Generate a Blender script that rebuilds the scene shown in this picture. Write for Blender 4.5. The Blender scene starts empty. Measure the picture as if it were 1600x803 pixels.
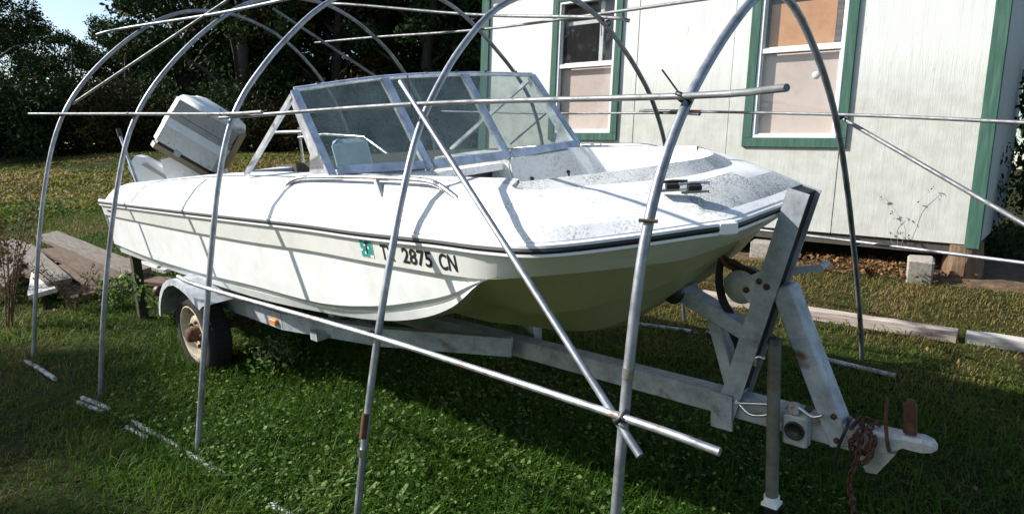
import bpy, math, random
import numpy as np
from mathutils import Matrix, Vector
S = bpy.context.scene
COL = S.collection
rnd = random.Random(7)
R_ = np.random.RandomState

# ------------------------------------------------------------------ camera, sky, sun, exposure
SLOPE = math.radians(7.72)                    # the yard climbs gently towards the house
CA, SA = math.cos(SLOPE), math.sin(SLOPE)
G = Matrix(((1, 0, 0, 0), (0, CA, -SA, 0), (0, SA, CA, 0), (0, 0, 0, 1)))      # yard frame -> world
BOAT = G @ Matrix(((0.99594, 0.08473, -0.03038, 0.01213), (-0.08469, 0.99640, 0.00258, 2.40116),
                   (0.03049, 0.0, 0.99953, 0.09185), (0, 0, 0, 1)))             # boat frame -> world
W0 = Matrix.Identity(4)

cam = bpy.data.cameras.new('camera')
cam.sensor_width = 36.0
cam.lens = 36.0 * 1042 / 1600
cam.clip_start = 0.05
cam.clip_end = 2000
camo = bpy.data.objects.new('camera', cam)
COL.objects.link(camo)
camo.matrix_world = Matrix(((0.78107896, -0.11452057, 0.61384094, 0.0), (0.62335052, 0.08516264, -0.7772911, -0.2283),
                            (0.03673951, 0.98976379, 0.1379052, 1.6846), (0, 0, 0, 1)))
S.camera = camo

SUN = Vector((-1.9, -1.20, 1.40)).normalized()      # direction towards the sun
el, az = math.asin(SUN.z), math.atan2(SUN.x, SUN.y)
wd = bpy.data.worlds.new('World')
S.world = wd
wd.use_nodes = True
nt = wd.node_tree
bgn = nt.nodes['Background']
sky = nt.nodes.new('ShaderNodeTexSky')
sky.sky_type = 'NISHITA'
sky.sun_disc = False
sky.sun_elevation = el
sky.sun_rotation = az
sky.dust_density = 0.7
sky.ozone_density = 1.0
nt.links.new(sky.outputs[0], bgn.inputs[0])
bgn.inputs[1].default_value = 0.095
sl = bpy.data.lights.new('sun', 'SUN')
sl.energy = 4.5
sl.angle = math.radians(0.9)
sl.color = (1.0, 0.96, 0.90)
so = bpy.data.objects.new('sun', sl)
COL.objects.link(so)
so.rotation_euler = (-SUN).to_track_quat('-Z', 'Y').to_euler()
so.location = (-12, -6, 9)
S.view_settings.view_transform = 'Standard'
S.view_settings.look = 'None'
S.view_settings.exposure = 0.9
S.view_settings.gamma = 1.0
S.cycles.max_bounces = 6
S.cycles.transparent_max_bounces = 24
S.cycles.caustics_reflective = False
S.cycles.caustics_refractive = False

# ------------------------------------------------------------------ materials
def mat(name, col, rough=0.6, metal=0.0, spec=0.5):
    m = bpy.data.materials.new(name)
    m.use_nodes = True
    b = m.node_tree.nodes['Principled BSDF']
    b.inputs['Base Color'].default_value = (*col, 1)
    b.inputs['Roughness'].default_value = rough
    b.inputs['Metallic'].default_value = metal
    b.inputs['Specular IOR Level'].default_value = spec
    return m
def N(m, t, **kw):
    n = m.node_tree.nodes.new(t)
    for k, v in kw.items():
        setattr(n, k, v)
    return n
def L(m, a, b):
    m.node_tree.links.new(a, b)
def coords(m, scale=(1, 1, 1), src='Object'):
    tc = N(m, 'ShaderNodeTexCoord')
    mp = N(m, 'ShaderNodeMapping')
    mp.inputs['Scale'].default_value = scale
    L(m, tc.outputs[src], mp.inputs[0])
    return mp.outputs[0]
def noise(m, scale, detail=6, sc=(1, 1, 1), rough=0.6, src='Object'):
    n = N(m, 'ShaderNodeTexNoise')
    n.inputs['Scale'].default_value = scale
    n.inputs['Detail'].default_value = detail
    n.inputs['Roughness'].default_value = rough
    L(m, coords(m, sc, src), n.inputs['Vector'])
    return n.outputs['Fac']
def ramp(m, fac, stops):
    r = N(m, 'ShaderNodeValToRGB')
    e = r.color_ramp.elements
    while len(e) < len(stops):
        e.new(0.5)
    for i, (p, c) in enumerate(stops):
        e[i].position = p
        e[i].color = (*c, 1) if len(c) == 3 else c
    L(m, fac, r.inputs[0])
    return r.outputs[0]
def mix(m, fac, a, b, mode='MIX'):
    x = N(m, 'ShaderNodeMix', data_type='RGBA', blend_type=mode)
    if isinstance(fac, float): x.inputs[0].default_value = fac
    else: L(m, fac, x.inputs[0])
    for s, i in ((a, 6), (b, 7)):
        if isinstance(s, tuple): x.inputs[i].default_value = (*s, 1)
        else: L(m, s, x.inputs[i])
    return x.outputs[2]
def bsdf(m): return m.node_tree.nodes['Principled BSDF']
def setcol(m, sock): L(m, sock, bsdf(m).inputs['Base Color'])
def bump(m, fac, strength=0.3, dist=0.01):
    b = N(m, 'ShaderNodeBump')
    b.inputs['Strength'].default_value = strength
    b.inputs['Distance'].default_value = dist
    L(m, fac, b.inputs['Height'])
    L(m, b.outputs[0], bsdf(m).inputs['Normal'])
def speck(name, base, dirt, scale, lo, hi, rough=0.4, big=(0.35, 0.7), bcol=None):
    """paint or gelcoat with fine dirt specks gathered in loose patches"""
    m = mat(name, base, rough)
    f = noise(m, scale, 8)
    g = noise(m, scale * 0.06, 4)
    a = ramp(m, f, [(lo, (0, 0, 0)), (hi, (1, 1, 1))])
    b = ramp(m, g, [(big[0], (0, 0, 0)), (big[1], (1, 1, 1))])
    k = mix(m, 1.0, a, b, 'MULTIPLY')
    c = mix(m, k, base, dirt)
    h = ramp(m, noise(m, scale * 0.15, 5), [(0.4, (1, 1, 1)), (0.75, (0.86, 0.86, 0.82))])
    setcol(m, mix(m, 1.0, c, h, 'MULTIPLY'))
    return m
M = {}
M['gelcoat'] = speck('white_gelcoat', (0.80, 0.81, 0.81), (0.16, 0.16, 0.14), 110, 0.49, 0.66, 0.45, (0.42, 0.70))
M['mildew'] = speck('mildewed_gelcoat', (0.64, 0.65, 0.63), (0.13, 0.135, 0.13), 150, 0.45, 0.65, 0.55, (0.28, 0.58))
M['mildew2'] = speck('spotted_gelcoat', (0.64, 0.65, 0.63), (0.10, 0.105, 0.10), 130, 0.44, 0.62, 0.5, (0.30, 0.56))
M['shade_olive'] = speck('aged_cream_gelcoat', (0.38, 0.35, 0.20), (0.24, 0.22, 0.12), 40, 0.55, 0.8, 0.4, (0.4, 0.8))  # olive tone paints shade and grass bounce onto the white gelcoat
M['band'] = speck('ivory_gelcoat', (0.75, 0.75, 0.71), (0.36, 0.35, 0.28), 45, 0.55, 0.8, 0.35, (0.4, 0.8))
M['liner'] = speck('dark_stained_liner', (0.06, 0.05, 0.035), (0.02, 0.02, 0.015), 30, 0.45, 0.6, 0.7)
M['black'] = mat('black_rubber', (0.014, 0.014, 0.016), 0.45)
M['ink'] = mat('black_ink', (0.012, 0.012, 0.014), 0.5)
M['teal'] = mat('teal_ink', (0.02, 0.28, 0.24), 0.5)
M['white'] = mat('white_plastic', (0.78, 0.79, 0.80), 0.4)
M['redink'] = mat('dark_red_ink', (0.25, 0.02, 0.02), 0.5)
M['blueink'] = mat('dark_blue_ink', (0.02, 0.03, 0.10), 0.5)
def metal(name, c, rough, rust=0.0, rscale=9, metallic=0.85, sc=(1, 1, 1)):
    m = mat(name, c, rough, metallic)
    f = noise(m, 60, 6)
    cc = mix(m, f, tuple(x * 0.72 for x in c), tuple(min(1, x * 1.18) for x in c))
    cc = mix(m, 1.0, cc, ramp(m, noise(m, 7, 7, sc, 0.7), [(0.32, (0.52, 0.53, 0.52)), (0.5, (0.92, 0.92, 0.92)), (0.66, (1.25, 1.25, 1.25))]), 'MULTIPLY')
    if rust:
        k = ramp(m, noise(m, rscale, 7, sc), [(0.64 - rust, (0, 0, 0)), (0.74 - rust * 0.6, (1, 1, 1))])
        rc = mix(m, noise(m, 40, 5), (0.07, 0.028, 0.014), (0.22, 0.095, 0.042))
        cc = mix(m, k, cc, rc)
        mm = N(m, 'ShaderNodeMath', operation='MULTIPLY_ADD')
        L(m, k, mm.inputs[0]); mm.inputs[1].default_value = -metallic; mm.inputs[2].default_value = metallic
        L(m, mm.outputs[0], bsdf(m).inputs['Metallic'])
    setcol(m, cc)
    r = ramp(m, noise(m, 25, 5), [(0.3, (rough * 0.75,) * 3), (0.7, (min(1, rough * 1.4),) * 3)])
    L(m, r, bsdf(m).inputs['Roughness'])
    bump(m, f, 0.12, 0.002)
    return m
M['pipe'] = metal('galvanised_pipe', (0.30, 0.32, 0.35), 0.45, 0.0, 6, 0.7)
M['pipe_rusty'] = metal('spotted_rusty_pipe', (0.42, 0.44, 0.47), 0.45, 0.08, 10)
M['pipe_dull'] = metal('dulled_pipe', (0.20, 0.21, 0.215), 0.55, 0.0, 6, 0.6)
M['rust'] = metal('brown_rust', (0.085, 0.037, 0.02), 0.85, 0.1, 8, 0.1)
M['galv'] = metal('dull_galvanised_steel', (0.40, 0.43, 0.46), 0.6, 0.02, 6, 0.25)
M['galv_dark'] = metal('weathered_jack_tube', (0.17, 0.17, 0.14), 0.6, 0.02, 6, 0.3)
M['galv_pale'] = metal('pale_painted_steel', (0.50, 0.50, 0.49), 0.5, 0.07, 7, 0.25)
M['alu'] = metal('satin_aluminium', (0.70, 0.73, 0.80), 0.38, 0.0, 5, 0.6)
M['chrome'] = metal('chromed_tube', (0.75, 0.76, 0.78), 0.22, 0.02, 9, 0.9)
M['orange'] = mat('orange_lens', (0.75, 0.22, 0.03), 0.3)
M['redlens'] = mat('dull_red_lens', (0.07, 0.025, 0.018), 0.5)
M['tyre'] = mat('weathered_tyre', (0.011, 0.0105, 0.010), 0.9)
M['rim'] = metal('cream_rim', (0.62, 0.54, 0.38), 0.55, 0.12, 9, 0.1)
M['pvc'] = speck('dirty_white_pvc', (0.42, 0.44, 0.46), (0.07, 0.065, 0.045), 22, 0.42, 0.58, 0.6, (0.25, 0.55))
M['strap'] = mat('black_webbing', (0.016, 0.016, 0.015), 0.8)
M['seat'] = mat('pale_blue_vinyl', (0.48, 0.60, 0.70), 0.45)
M['cowl'] = speck('engine_off_white', (0.68, 0.68, 0.62), (0.2, 0.19, 0.14), 40, 0.5, 0.75, 0.4)
M['cowl_white'] = speck('engine_pale', (0.78, 0.80, 0.82), (0.3, 0.3, 0.28), 40, 0.55, 0.8, 0.4)
M['cowl_grey'] = speck('engine_taupe', (0.36, 0.35, 0.33), (0.10, 0.09, 0.07), 40, 0.5, 0.75, 0.45)
M['cowl_brown'] = speck('engine_brown', (0.28, 0.22, 0.13), (0.08, 0.06, 0.03), 40, 0.5, 0.75, 0.5)

def glassmat(name, tint, haze, hcol, gl=0.9):
    m = bpy.data.materials.new(name)
    m.use_nodes = True
    n = m.node_tree.nodes
    n.remove(n['Principled BSDF'])
    out = n['Material Output']
    tr = N(m, 'ShaderNodeBsdfTransparent'); tr.inputs[0].default_value = (*tint, 1)
    gs = N(m, 'ShaderNodeBsdfGlossy'); gs.inputs['Roughness'].default_value = 0.03
    df = N(m, 'ShaderNodeBsdfDiffuse')
    f = noise(m, 9, 8)
    df.inputs[0].default_value = (*hcol, 1)
    lw = N(m, 'ShaderNodeLayerWeight'); lw.inputs[0].default_value = 0.5
    pw = N(m, 'ShaderNodeMath', operation='POWER'); pw.inputs[1].default_value = 5.0; L(m, lw.outputs['Facing'], pw.inputs[0])
    fr = N(m, 'ShaderNodeMath', operation='MULTIPLY_ADD'); fr.inputs[1].default_value = 0.9; fr.inputs[2].default_value = 0.045; L(m, pw.outputs[0], fr.inputs[0])
    m1 = N(m, 'ShaderNodeMixShader'); m2 = N(m, 'ShaderNodeMixShader')
    L(m, ramp(m, f, [(0.3, (haze * 0.6,) * 3), (0.72, (haze * 1.6,) * 3)]), m1.inputs[0])
    L(m, tr.outputs[0], m1.inputs[1]); L(m, df.outputs[0], m1.inputs[2])
    mu = N(m, 'ShaderNodeMath', operation='MULTIPLY'); mu.inputs[1].default_value = gl
    L(m, fr.outputs[0], mu.inputs[0]); L(m, mu.outputs[0], m2.inputs[0])
    L(m, m1.outputs[0], m2.inputs[1]); L(m, gs.outputs[0], m2.inputs[2])
    L(m, m2.outputs[0], out.inputs[0])
    return m
M['screen'] = glassmat('dusty_acrylic', (0.84, 0.88, 0.87), 0.19, (0.40, 0.46, 0.41))
M['pane'] = glassmat('window_glass', (0.92, 0.93, 0.93), 0.02, (0.5, 0.5, 0.5), 0.8)

def siding():
    m = mat('white_painted_siding', (0.60, 0.61, 0.57), 0.7)
    f = noise(m, 5, 8, (9, 9, 0.35))
    c = ramp(m, f, [(0.30, (0.52, 0.545, 0.52)), (0.52, (0.61, 0.635, 0.61)), (0.75, (0.655, 0.67, 0.65))])
    d = ramp(m, noise(m, 26, 7, (1, 1, 0.25)), [(0.62, (0, 0, 0)), (0.74, (1, 1, 1))])
    c = mix(m, d, c, (0.40, 0.40, 0.35))
    # damp grime along the bottom edge
    tc = N(m, 'ShaderNodeTexCoord'); sx = N(m, 'ShaderNodeSeparateXYZ'); L(m, tc.outputs['Object'], sx.inputs[0])
    mr = N(m, 'ShaderNodeMapRange'); mr.inputs[1].default_value = 1.16; mr.inputs[2].default_value = 1.6
    mr.inputs[3].default_value = 0.95; mr.inputs[4].default_value = 0.0
    L(m, sx.outputs[2], mr.inputs[0])
    k = N(m, 'ShaderNodeMath', operation='MULTIPLY'); L(m, mr.outputs[0], k.inputs[0]); L(m, noise(m, 7, 6), k.inputs[1])
    setcol(m, mix(m, k.outputs[0], c, (0.33, 0.31, 0.25)))
    w = N(m, 'ShaderNodeTexNoise'); w.inputs['Scale'].default_value = 40; w.inputs['Detail'].default_value = 4
    L(m, coords(m, (4, 4, 0.25)), w.inputs['Vector'])
    bump(m, w.outputs['Fac'], 0.5, 0.004)
    return m
M['siding'] = siding()
def wood(name, c1, c2, c3, sc=(1.2, 14, 14), bs=0.6):
    m = mat(name, c1, 0.85)
    f = noise(m, 3.5, 8, sc)
    c = ramp(m, f, [(0.28, c1), (0.5, c2), (0.74, c3)])
    setcol(m, c)
    bump(m, f, bs, 0.01)
    return m
M['green'] = wood('green_trim_paint', (0.022, 0.068, 0.050), (0.036, 0.104, 0.076), (0.075, 0.150, 0.115), (14, 14, 1), 0.2)
M['sash'] = speck('white_window_paint', (0.74, 0.76, 0.77), (0.4, 0.4, 0.38), 35, 0.55, 0.75, 0.5)
M['plywood'] = wood('orange_board', (0.58, 0.26, 0.10), (0.66, 0.32, 0.14), (0.70, 0.38, 0.18), (3, 3, 3), 0.05)
M['pinkboard'] = speck('pinkish_board', (0.76, 0.60, 0.54), (0.55, 0.41, 0.36), 12, 0.5, 0.75, 0.8)
M['white_spot'] = mat('white_round_spot', (0.8, 0.8, 0.78), 0.8)
M['roomdark'] = mat('dim_room', (0.05, 0.055, 0.055), 0.9)
M['shade_wall'] = speck('grey_side_wall', (0.50, 0.50, 0.48), (0.3, 0.3, 0.28), 20, 0.5, 0.75, 0.7)
M['roof'] = speck('grey_shingle', (0.14, 0.14, 0.14), (0.06, 0.06, 0.06), 40, 0.4, 0.6, 0.9)
M['board_grey'] = wood('weathered_board', (0.06, 0.048, 0.036), (0.13, 0.108, 0.085), (0.23, 0.20, 0.165))
M['board_brown'] = wood('brown_board', (0.045, 0.027, 0.015), (0.10, 0.060, 0.033), (0.165, 0.108, 0.065))
M['board_pale'] = wood('bleached_board', (0.34, 0.31, 0.28), (0.50, 0.47, 0.43), (0.58, 0.56, 0.53))
M['timber'] = wood('weathered_timber', (0.22, 0.16, 0.125), (0.40, 0.33, 0.29), (0.54, 0.48, 0.44))
M['pier'] = wood('old_brown_pier', (0.07, 0.042, 0.025), (0.15, 0.09, 0.05), (0.24, 0.155, 0.09), (12, 12, 1.2), 0.9)
M['block'] = speck('concrete_block', (0.36, 0.33, 0.28), (0.17, 0.15, 0.12), 45, 0.42, 0.65, 0.9, (0.2, 0.6))
M['bark'] = wood('tree_bark', (0.03, 0.024, 0.018), (0.06, 0.048, 0.036), (0.10, 0.085, 0.07), (10, 10, 1.5), 0.8)
M['stalk'] = mat('dry_stalk', (0.11, 0.075, 0.04), 0.9)

def leafmat(name, stops, trans=0.35, rough=0.55, attr=True):
    m = mat(name, stops[0][1], rough)
    a = N(m, 'ShaderNodeAttribute'); a.attribute_name = 'tint'
    c = ramp(m, a.outputs['Fac'], stops)
    setcol(m, c)
    n = m.node_tree.nodes
    t = N(m, 'ShaderNodeBsdfTranslucent'); L(m, c, t.inputs[0])
    ms = N(m, 'ShaderNodeMixShader'); ms.inputs[0].default_value = trans
    L(m, bsdf(m).outputs[0], ms.inputs[1]); L(m, t.outputs[0], ms.inputs[2])
    L(m, ms.outputs[0], n['Material Output'].inputs[0])
    bsdf(m).inputs['Specular IOR Level'].default_value = 0.12
    return m
M['grass'] = leafmat('grass_blades', [(0.0, (0.040, 0.100, 0.010)), (0.35, (0.070, 0.140, 0.016)), (0.6, (0.130, 0.155, 0.030)),
                                      (0.8, (0.23, 0.175, 0.06)), (1.0, (0.31, 0.22, 0.10))], 0.45)
M['weed'] = leafmat('broad_weed_leaf', [(0, (0.070, 0.135, 0.025)), (0.6, (0.14, 0.235, 0.055)), (1, (0.25, 0.34, 0.12))], 0.4, 0.45)
M['leaf'] = leafmat('tree_leaf', [(0, (0.012, 0.028, 0.008)), (0.5, (0.022, 0.044, 0.011)), (0.85, (0.042, 0.062, 0.016)), (1, (0.08, 0.07, 0.02))], 0.12, 0.8)
M['leaf_brown'] = leafmat('autumn_leaf', [(0, (0.022, 0.022, 0.008)), (0.5, (0.042, 0.033, 0.011)), (1, (0.09, 0.05, 0.016))], 0.12, 0.8)
M['litter'] = leafmat('fallen_leaf', [(0, (0.05, 0.028, 0.013)), (0.5, (0.13, 0.068, 0.028)), (1, (0.28, 0.16, 0.07))], 0.1, 0.8)
M['dryleaf'] = leafmat('dry_leaf', [(0, (0.05, 0.035, 0.02)), (1, (0.14, 0.10, 0.055))], 0.2, 0.8)
def soil():
    m = mat('soil_and_thatch', (0.06, 0.05, 0.03), 1.0, 0.0, 0.05)
    f = noise(m, 1.3, 9); g = noise(m, 18, 8)
    c = ramp(m, f, [(0.35, (0.024, 0.036, 0.012)), (0.55, (0.048, 0.052, 0.020)), (0.72, (0.095, 0.078, 0.038))])
    d = ramp(m, g, [(0.35, (0.45, 0.45, 0.45)), (0.7, (1.15, 1.1, 1.0))])
    setcol(m, mix(m, 1.0, c, d, 'MULTIPLY'))
    bump(m, g, 0.9, 0.03)
    return m
M['soil'] = soil()
def dirt():
    m = mat('bare_dirt', (0.12, 0.08, 0.05), 0.95)
    g = noise(m, 14, 8)
    setcol(m, ramp(m, g, [(0.3, (0.035, 0.024, 0.015)), (0.55, (0.11, 0.07, 0.035)), (0.75, (0.22, 0.13, 0.06))]))
    bump(m, g, 0.9, 0.03)
    return m
M['dirt'] = dirt()

# ------------------------------------------------------------------ building helpers
def link(o, parent=None):
    COL.objects.link(o)
    if parent: o.parent = parent
    return o
def thing(name, label, cat, base=(0, 0, 0), frame=W0, group=None):
    o = bpy.data.objects.new(name, None)
    o.empty_display_size = 0.1
    link(o)
    o.matrix_world = frame @ Matrix.Translation(base)
    tag(o, label, cat, group)
    o['ox'] = base
    return o
def tag(o, label=None, cat=None, group=None, kind=None):
    if label: o['label'] = label
    if cat: o['category'] = cat
    if group: o['group'] = group
    if kind: o['kind'] = kind
    return o
def cr(pts, n):
    """Catmull-Rom through pts, n steps per span"""
    P = [Vector(p) for p in pts]
    if len(P) < 3:
        return [P[0].lerp(P[1], i / n) for i in range(n + 1)]
    out = []
    for i in range(len(P) - 1):
        a = P[i - 1] if i else P[0] * 2 - P[1]
        b, c = P[i], P[i + 1]
        d = P[i + 2] if i + 2 < len(P) else P[-1] * 2 - P[-2]
        for k in range(n):
            t = k / n
            out.append(0.5 * ((2 * b) + (c - a) * t + (2 * a - 5 * b + 4 * c - d) * t * t + (3 * b - a - 3 * c + d) * t ** 3))
    out.append(P[-1])
    return out
class MB:
    def __init__(s):
        s.v, s.f, s.sm, s.mi = [], [], [], []
    def add(s, vs, fs, smooth=False, mi=0):
        o = len(s.v)
        s.v += [tuple(v) for v in vs]
        for f in fs:
            s.f.append(tuple(i + o for i in f)); s.sm.append(smooth); s.mi.append(mi)
        return s
    def obox(s, c, ax, ay, az, hx, hy, hz, mi=0, bev=0.0, taper=1.0):
        c, ax, ay, az = Vector(c), Vector(ax).normalized(), Vector(ay).normalized(), Vector(az).normalized()
        if bev <= 0:
            vs = []
            for k in (-1, 1):
                t = taper if k > 0 else 1.0
                for i, j in ((-1, -1), (1, -1), (1, 1), (-1, 1)):
                    vs.append(c + ax * hx * i * t + ay * hy * j * t + az * hz * k)
            return s.add(vs, [(3, 2, 1, 0), (4, 5, 6, 7), (0, 1, 5, 4), (1, 2, 6, 5), (2, 3, 7, 6), (3, 0, 4, 7)], False, mi)
        rings = []
        for k, ins in ((-1, bev), (-1 + bev / hz, 0), (1 - bev / hz, 0), (1, bev)):
            t = taper if k > 0 else 1.0
            x, y = (hx - ins) * t, (hy - ins) * t
            b = bev * t
            ring = [(x, -y + b), (x, y - b), (x - b, y), (-x + b, y), (-x, y - b), (-x, -y + b), (-x + b, -y), (x - b, -y)]
            rings.append([c + ax * p + ay * q + az * hz * k for p, q in ring])
        vs = [v for r in rings for v in r]
        fs = [tuple(reversed(range(8))), tuple(24 + i for i in range(8))]
        for r in range(3):
            for i in range(8):
                j = (i + 1) % 8
                fs.append((r * 8 + i, r * 8 + j, r * 8 + 8 + j, r * 8 + 8 + i))
        return s.add(vs, fs, False, mi)
    def box(s, lo, hi, mi=0, bev=0.0):
        c = [(a + b) / 2 for a, b in zip(lo, hi)]; h = [abs(b - a) / 2 for a, b in zip(lo, hi)]
        return s.obox(c, (1, 0, 0), (0, 1, 0), (0, 0, 1), *h, mi=mi, bev=bev)
    def bar(s, a, b, w, d, up=(0, 1, 0), mi=0, bev=0.0):
        """square bar from a to b; w across 'up', d the other way"""
        a, b = Vector(a), Vector(b)
        z = (b - a).normalized(); y = Vector(up); y = (y - z * y.dot(z)).normalized(); x = y.cross(z)
        return s.obox((a + b) / 2, x, y, z, d / 2, w / 2, (b - a).length / 2, mi=mi, bev=bev)
    def tube(s, pts, r, n=10, caps=True, mi=0, smooth=True):
        P = [Vector(p) for p in pts]
        rs = r if isinstance(r, (list, tuple)) else [r] * len(P)
        T = [(P[min(i + 1, len(P) - 1)] - P[max(i - 1, 0)]).normalized() for i in range(len(P))]
        u = T[0].orthogonal().normalized()
        vs, fs = [], []
        for i, p in enumerate(P):
            u = (u - T[i] * u.dot(T[i])).normalized(); w = T[i].cross(u)
            for k in range(n):
                a = 2 * math.pi * k / n
                vs.append(p + (u * math.cos(a) + w * math.sin(a)) * rs[i])
        for i in range(len(P) - 1):
            for k in range(n):
                l = (k + 1) % n
                fs.append((i * n + k, i * n + l, i * n + n + l, i * n + n + k))
        s.add(vs, fs, smooth, mi)
        if caps:
            o = len(P) * n - n
            s.add(vs[:n], [tuple(reversed(range(n)))], False, mi)
            s.add(vs[o:], [tuple(range(n))], False, mi)
        return s
    def lathe(s, c, axis, prof, n=28, mi=0, a0=0, a1=2 * math.pi, smooth=True):
        c, ax = Vector(c), Vector(axis).normalized()
        u = ax.orthogonal().normalized(); w = ax.cross(u)
        full = abs(a1 - a0 - 2 * math.pi) < 1e-6
        m = n if full else n + 1
        vs, fs = [], []
        for r, h in prof:
            for k in range(m):
                a = a0 + (a1 - a0) * k / n
                vs.append(c + ax * h + (u * math.cos(a) + w * math.sin(a)) * r)
        for i in range(len(prof) - 1):
            for k in range(n):
                l = (k + 1) % m
                fs.append((i * m + k, i * m + l, i * m + m + l, i * m + m + k))
        return s.add(vs, fs, smooth, mi)
    def strip(s, A, B, smooth=True, mi=0, flip=False):
        n = len(A)
        fs = []
        for i in range(n - 1):
            q = (i, i + 1, n + i + 1, n + i)
            fs.append(tuple(reversed(q)) if flip else q)
        return s.add(list(A) + list(B), fs, smooth, mi)
    def prism(s, poly, d, mi=0):
        """closed polygon of 3-D points pushed along d"""
        n = len(poly); d = Vector(d)
        vs = [Vector(p) for p in poly] + [Vector(p) + d for p in poly]
        fs = [tuple(reversed(range(n))), tuple(range(n, 2 * n))] + [(i, (i + 1) % n, n + (i + 1) % n, n + i) for i in range(n)]
        return s.add(vs, fs, False, mi)
    def mesh(s, name, mats, off=(0, 0, 0)):
        me = bpy.data.meshes.new(name)
        ox, oy, oz = off
        me.from_pydata([(x - ox, y - oy, z - oz) for x, y, z in s.v], [], s.f)
        for m in (mats if isinstance(mats, (list, tuple)) else [mats]):
            me.materials.append(m)
        me.polygons.foreach_set('use_smooth', s.sm)
        me.polygons.foreach_set('material_index', s.mi)
        me.update()
        return me
    def build(s, name, mats, parent=None, frame=W0):
        """one mesh object; the vertices are given in the frame of the thing"""
        off = (0, 0, 0)
        p = parent
        while p is not None and 'ox' not in p: p = p.parent
        if p is not None: off = p['ox']
        o = bpy.data.objects.new(name, s.mesh(name, mats, off))
        link(o, parent)
        if parent is None: o.matrix_world = frame
        return o
def np_mesh(name, verts, tris, mats, tint=None, smooth=False):
    me = bpy.data.meshes.new(name)
    nv, nf = len(verts), len(tris)
    k = tris.shape[1]
    me.vertices.add(nv); me.vertices.foreach_set('co', np.ascontiguousarray(verts, np.float32).ravel())
    me.loops.add(nf * k); me.loops.foreach_set('vertex_index', np.ascontiguousarray(tris, np.int32).ravel())
    me.polygons.add(nf)
    me.polygons.foreach_set('loop_start', np.arange(0, nf * k, k, dtype=np.int32))
    if tint is not None:
        at = me.attributes.new('tint', 'FLOAT', 'POINT'); at.data.foreach_set('value', np.ascontiguousarray(tint, np.float32))
    if smooth: me.polygons.foreach_set('use_smooth', np.ones(nf, bool))
    me.materials.append(mats)
    me.update(calc_edges=True)
    return me
def clean(o):
    for x in list(o.keys()):
        if x == 'ox': del o[x]

# ------------------------------------------------------------------ the ground
TG = math.tan(SLOPE)
def vnoise(x, y, seed=0):
    """smooth value noise, vectorised"""
    x = np.asarray(x, float); y = np.asarray(y, float)
    xi, yi = np.floor(x).astype(int), np.floor(y).astype(int)
    fx, fy = x - xi, y - yi
    fx, fy = fx * fx * (3 - 2 * fx), fy * fy * (3 - 2 * fy)
    def h(a, b):
        n = (a * 374761393 + b * 668265263 + seed * 974711) & 0x7fffffff
        n = ((n ^ (n >> 13)) * 1274126177) & 0x7fffffff
        return ((n ^ (n >> 16)) & 0xffff) / 65535.0
    return (h(xi, yi) * (1 - fx) + h(xi + 1, yi) * fx) * (1 - fy) + (h(xi, yi + 1) * (1 - fx) + h(xi + 1, yi + 1) * fx) * fy
def gz(X, Y):
    X = np.asarray(X, float); Y = np.asarray(Y, float)
    knee = np.clip((-X - 7) / 8, 0, 1) * 6 + 6.3
    a = np.where(Y < knee, Y, knee + (Y - knee) * 0.12)
    a = np.where(a < -4, -4 + (a + 4) * 0.3, a)
    bump_ = (vnoise(X * 0.5, Y * 0.5, 3) - 0.5) * 0.25 * np.clip((np.hypot(X + 3, Y - 3) - 7) / 10, 0, 1)
    return a * TG + bump_
def g1(x, y): return float(gz(x, y))
xs = np.concatenate([-np.geomspace(600, 14, 26), np.arange(-13.5, 5, 0.25), np.geomspace(5, 500, 22)])
ys = np.concatenate([-np.geomspace(400, 5, 20), np.arange(-4.75, 14, 0.25), np.geomspace(14, 700, 26)])
XX, YY = np.meshgrid(xs, ys, indexing='ij')
vv = np.stack([XX, YY, gz(XX, YY)], -1).reshape(-1, 3)
nx_, ny_ = len(xs), len(ys)
ii = (np.arange(nx_ - 1)[:, None] * ny_ + np.arange(ny_ - 1)[None]).ravel()
qq = np.stack([ii, ii + ny_, ii + ny_ + 1, ii + 1], 1)
gr = link(bpy.data.objects.new('ground', np_mesh('ground', vv, qq, M['soil'], smooth=True)))
tag(gr, kind='structure')

# ------------------------------------------------------------------ the boat
bt = thing('motor_boat', 'white open-bow motor boat with raked windshield and black rub rail, sitting on the trailer', 'boat', (-3.2, 0, 0.5), BOAT)
def stations(rows, n=5):
    return cr(rows, n)
def mir(P): return [Vector((p[0], -p[1], p[2])) for p in P]
SX = [-5.72, -4.9, -4.0, -3.3, -2.6, -2.15, -1.85, -1.62]
def cur(xs, ws, zs): return list(zip(xs, ws, zs))
tip = (-1.40, -0.85, 1.02)
bowk = [(-1.24, -0.76, 1.03), (-1.10, -0.60, 1.03), (-0.99, -0.44, 1.03), (-0.93, -0.33, 1.03), (-0.90, -0.17, 1.035), (-0.88, 0, 1.04)]
bowr = [(-1.14, -0.835, 1.145), (-0.95, -0.65, 1.155), (-0.81, -0.47, 1.165), (-0.742, -0.36, 1.168), (-0.732, -0.18, 1.17), (-0.728, 0, 1.172)]
rub = cur(SX, [-.875, -.88, -.88, -.88, -.88, -.88, -.88, -.88], [1.09, 1.10, 1.11, 1.12, 1.13, 1.13, 1.135, 1.14]) + [(-1.36, -.875, 1.14)] + bowr
l2 = cur(SX, [-.862, -.868, -.868, -.868, -.868, -.868, -.868, -.866], [.99, .99, .99, .995, 1.01, 1.01, 1.012, 1.015]) + [tip] + bowk
l3 = cur(SX, [-.835, -.84, -.84, -.84, -.84, -.84, -.84, -.845], [.75, .72, .72, .735, .745, .80, .865, .93]) + [tip] + bowk
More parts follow.
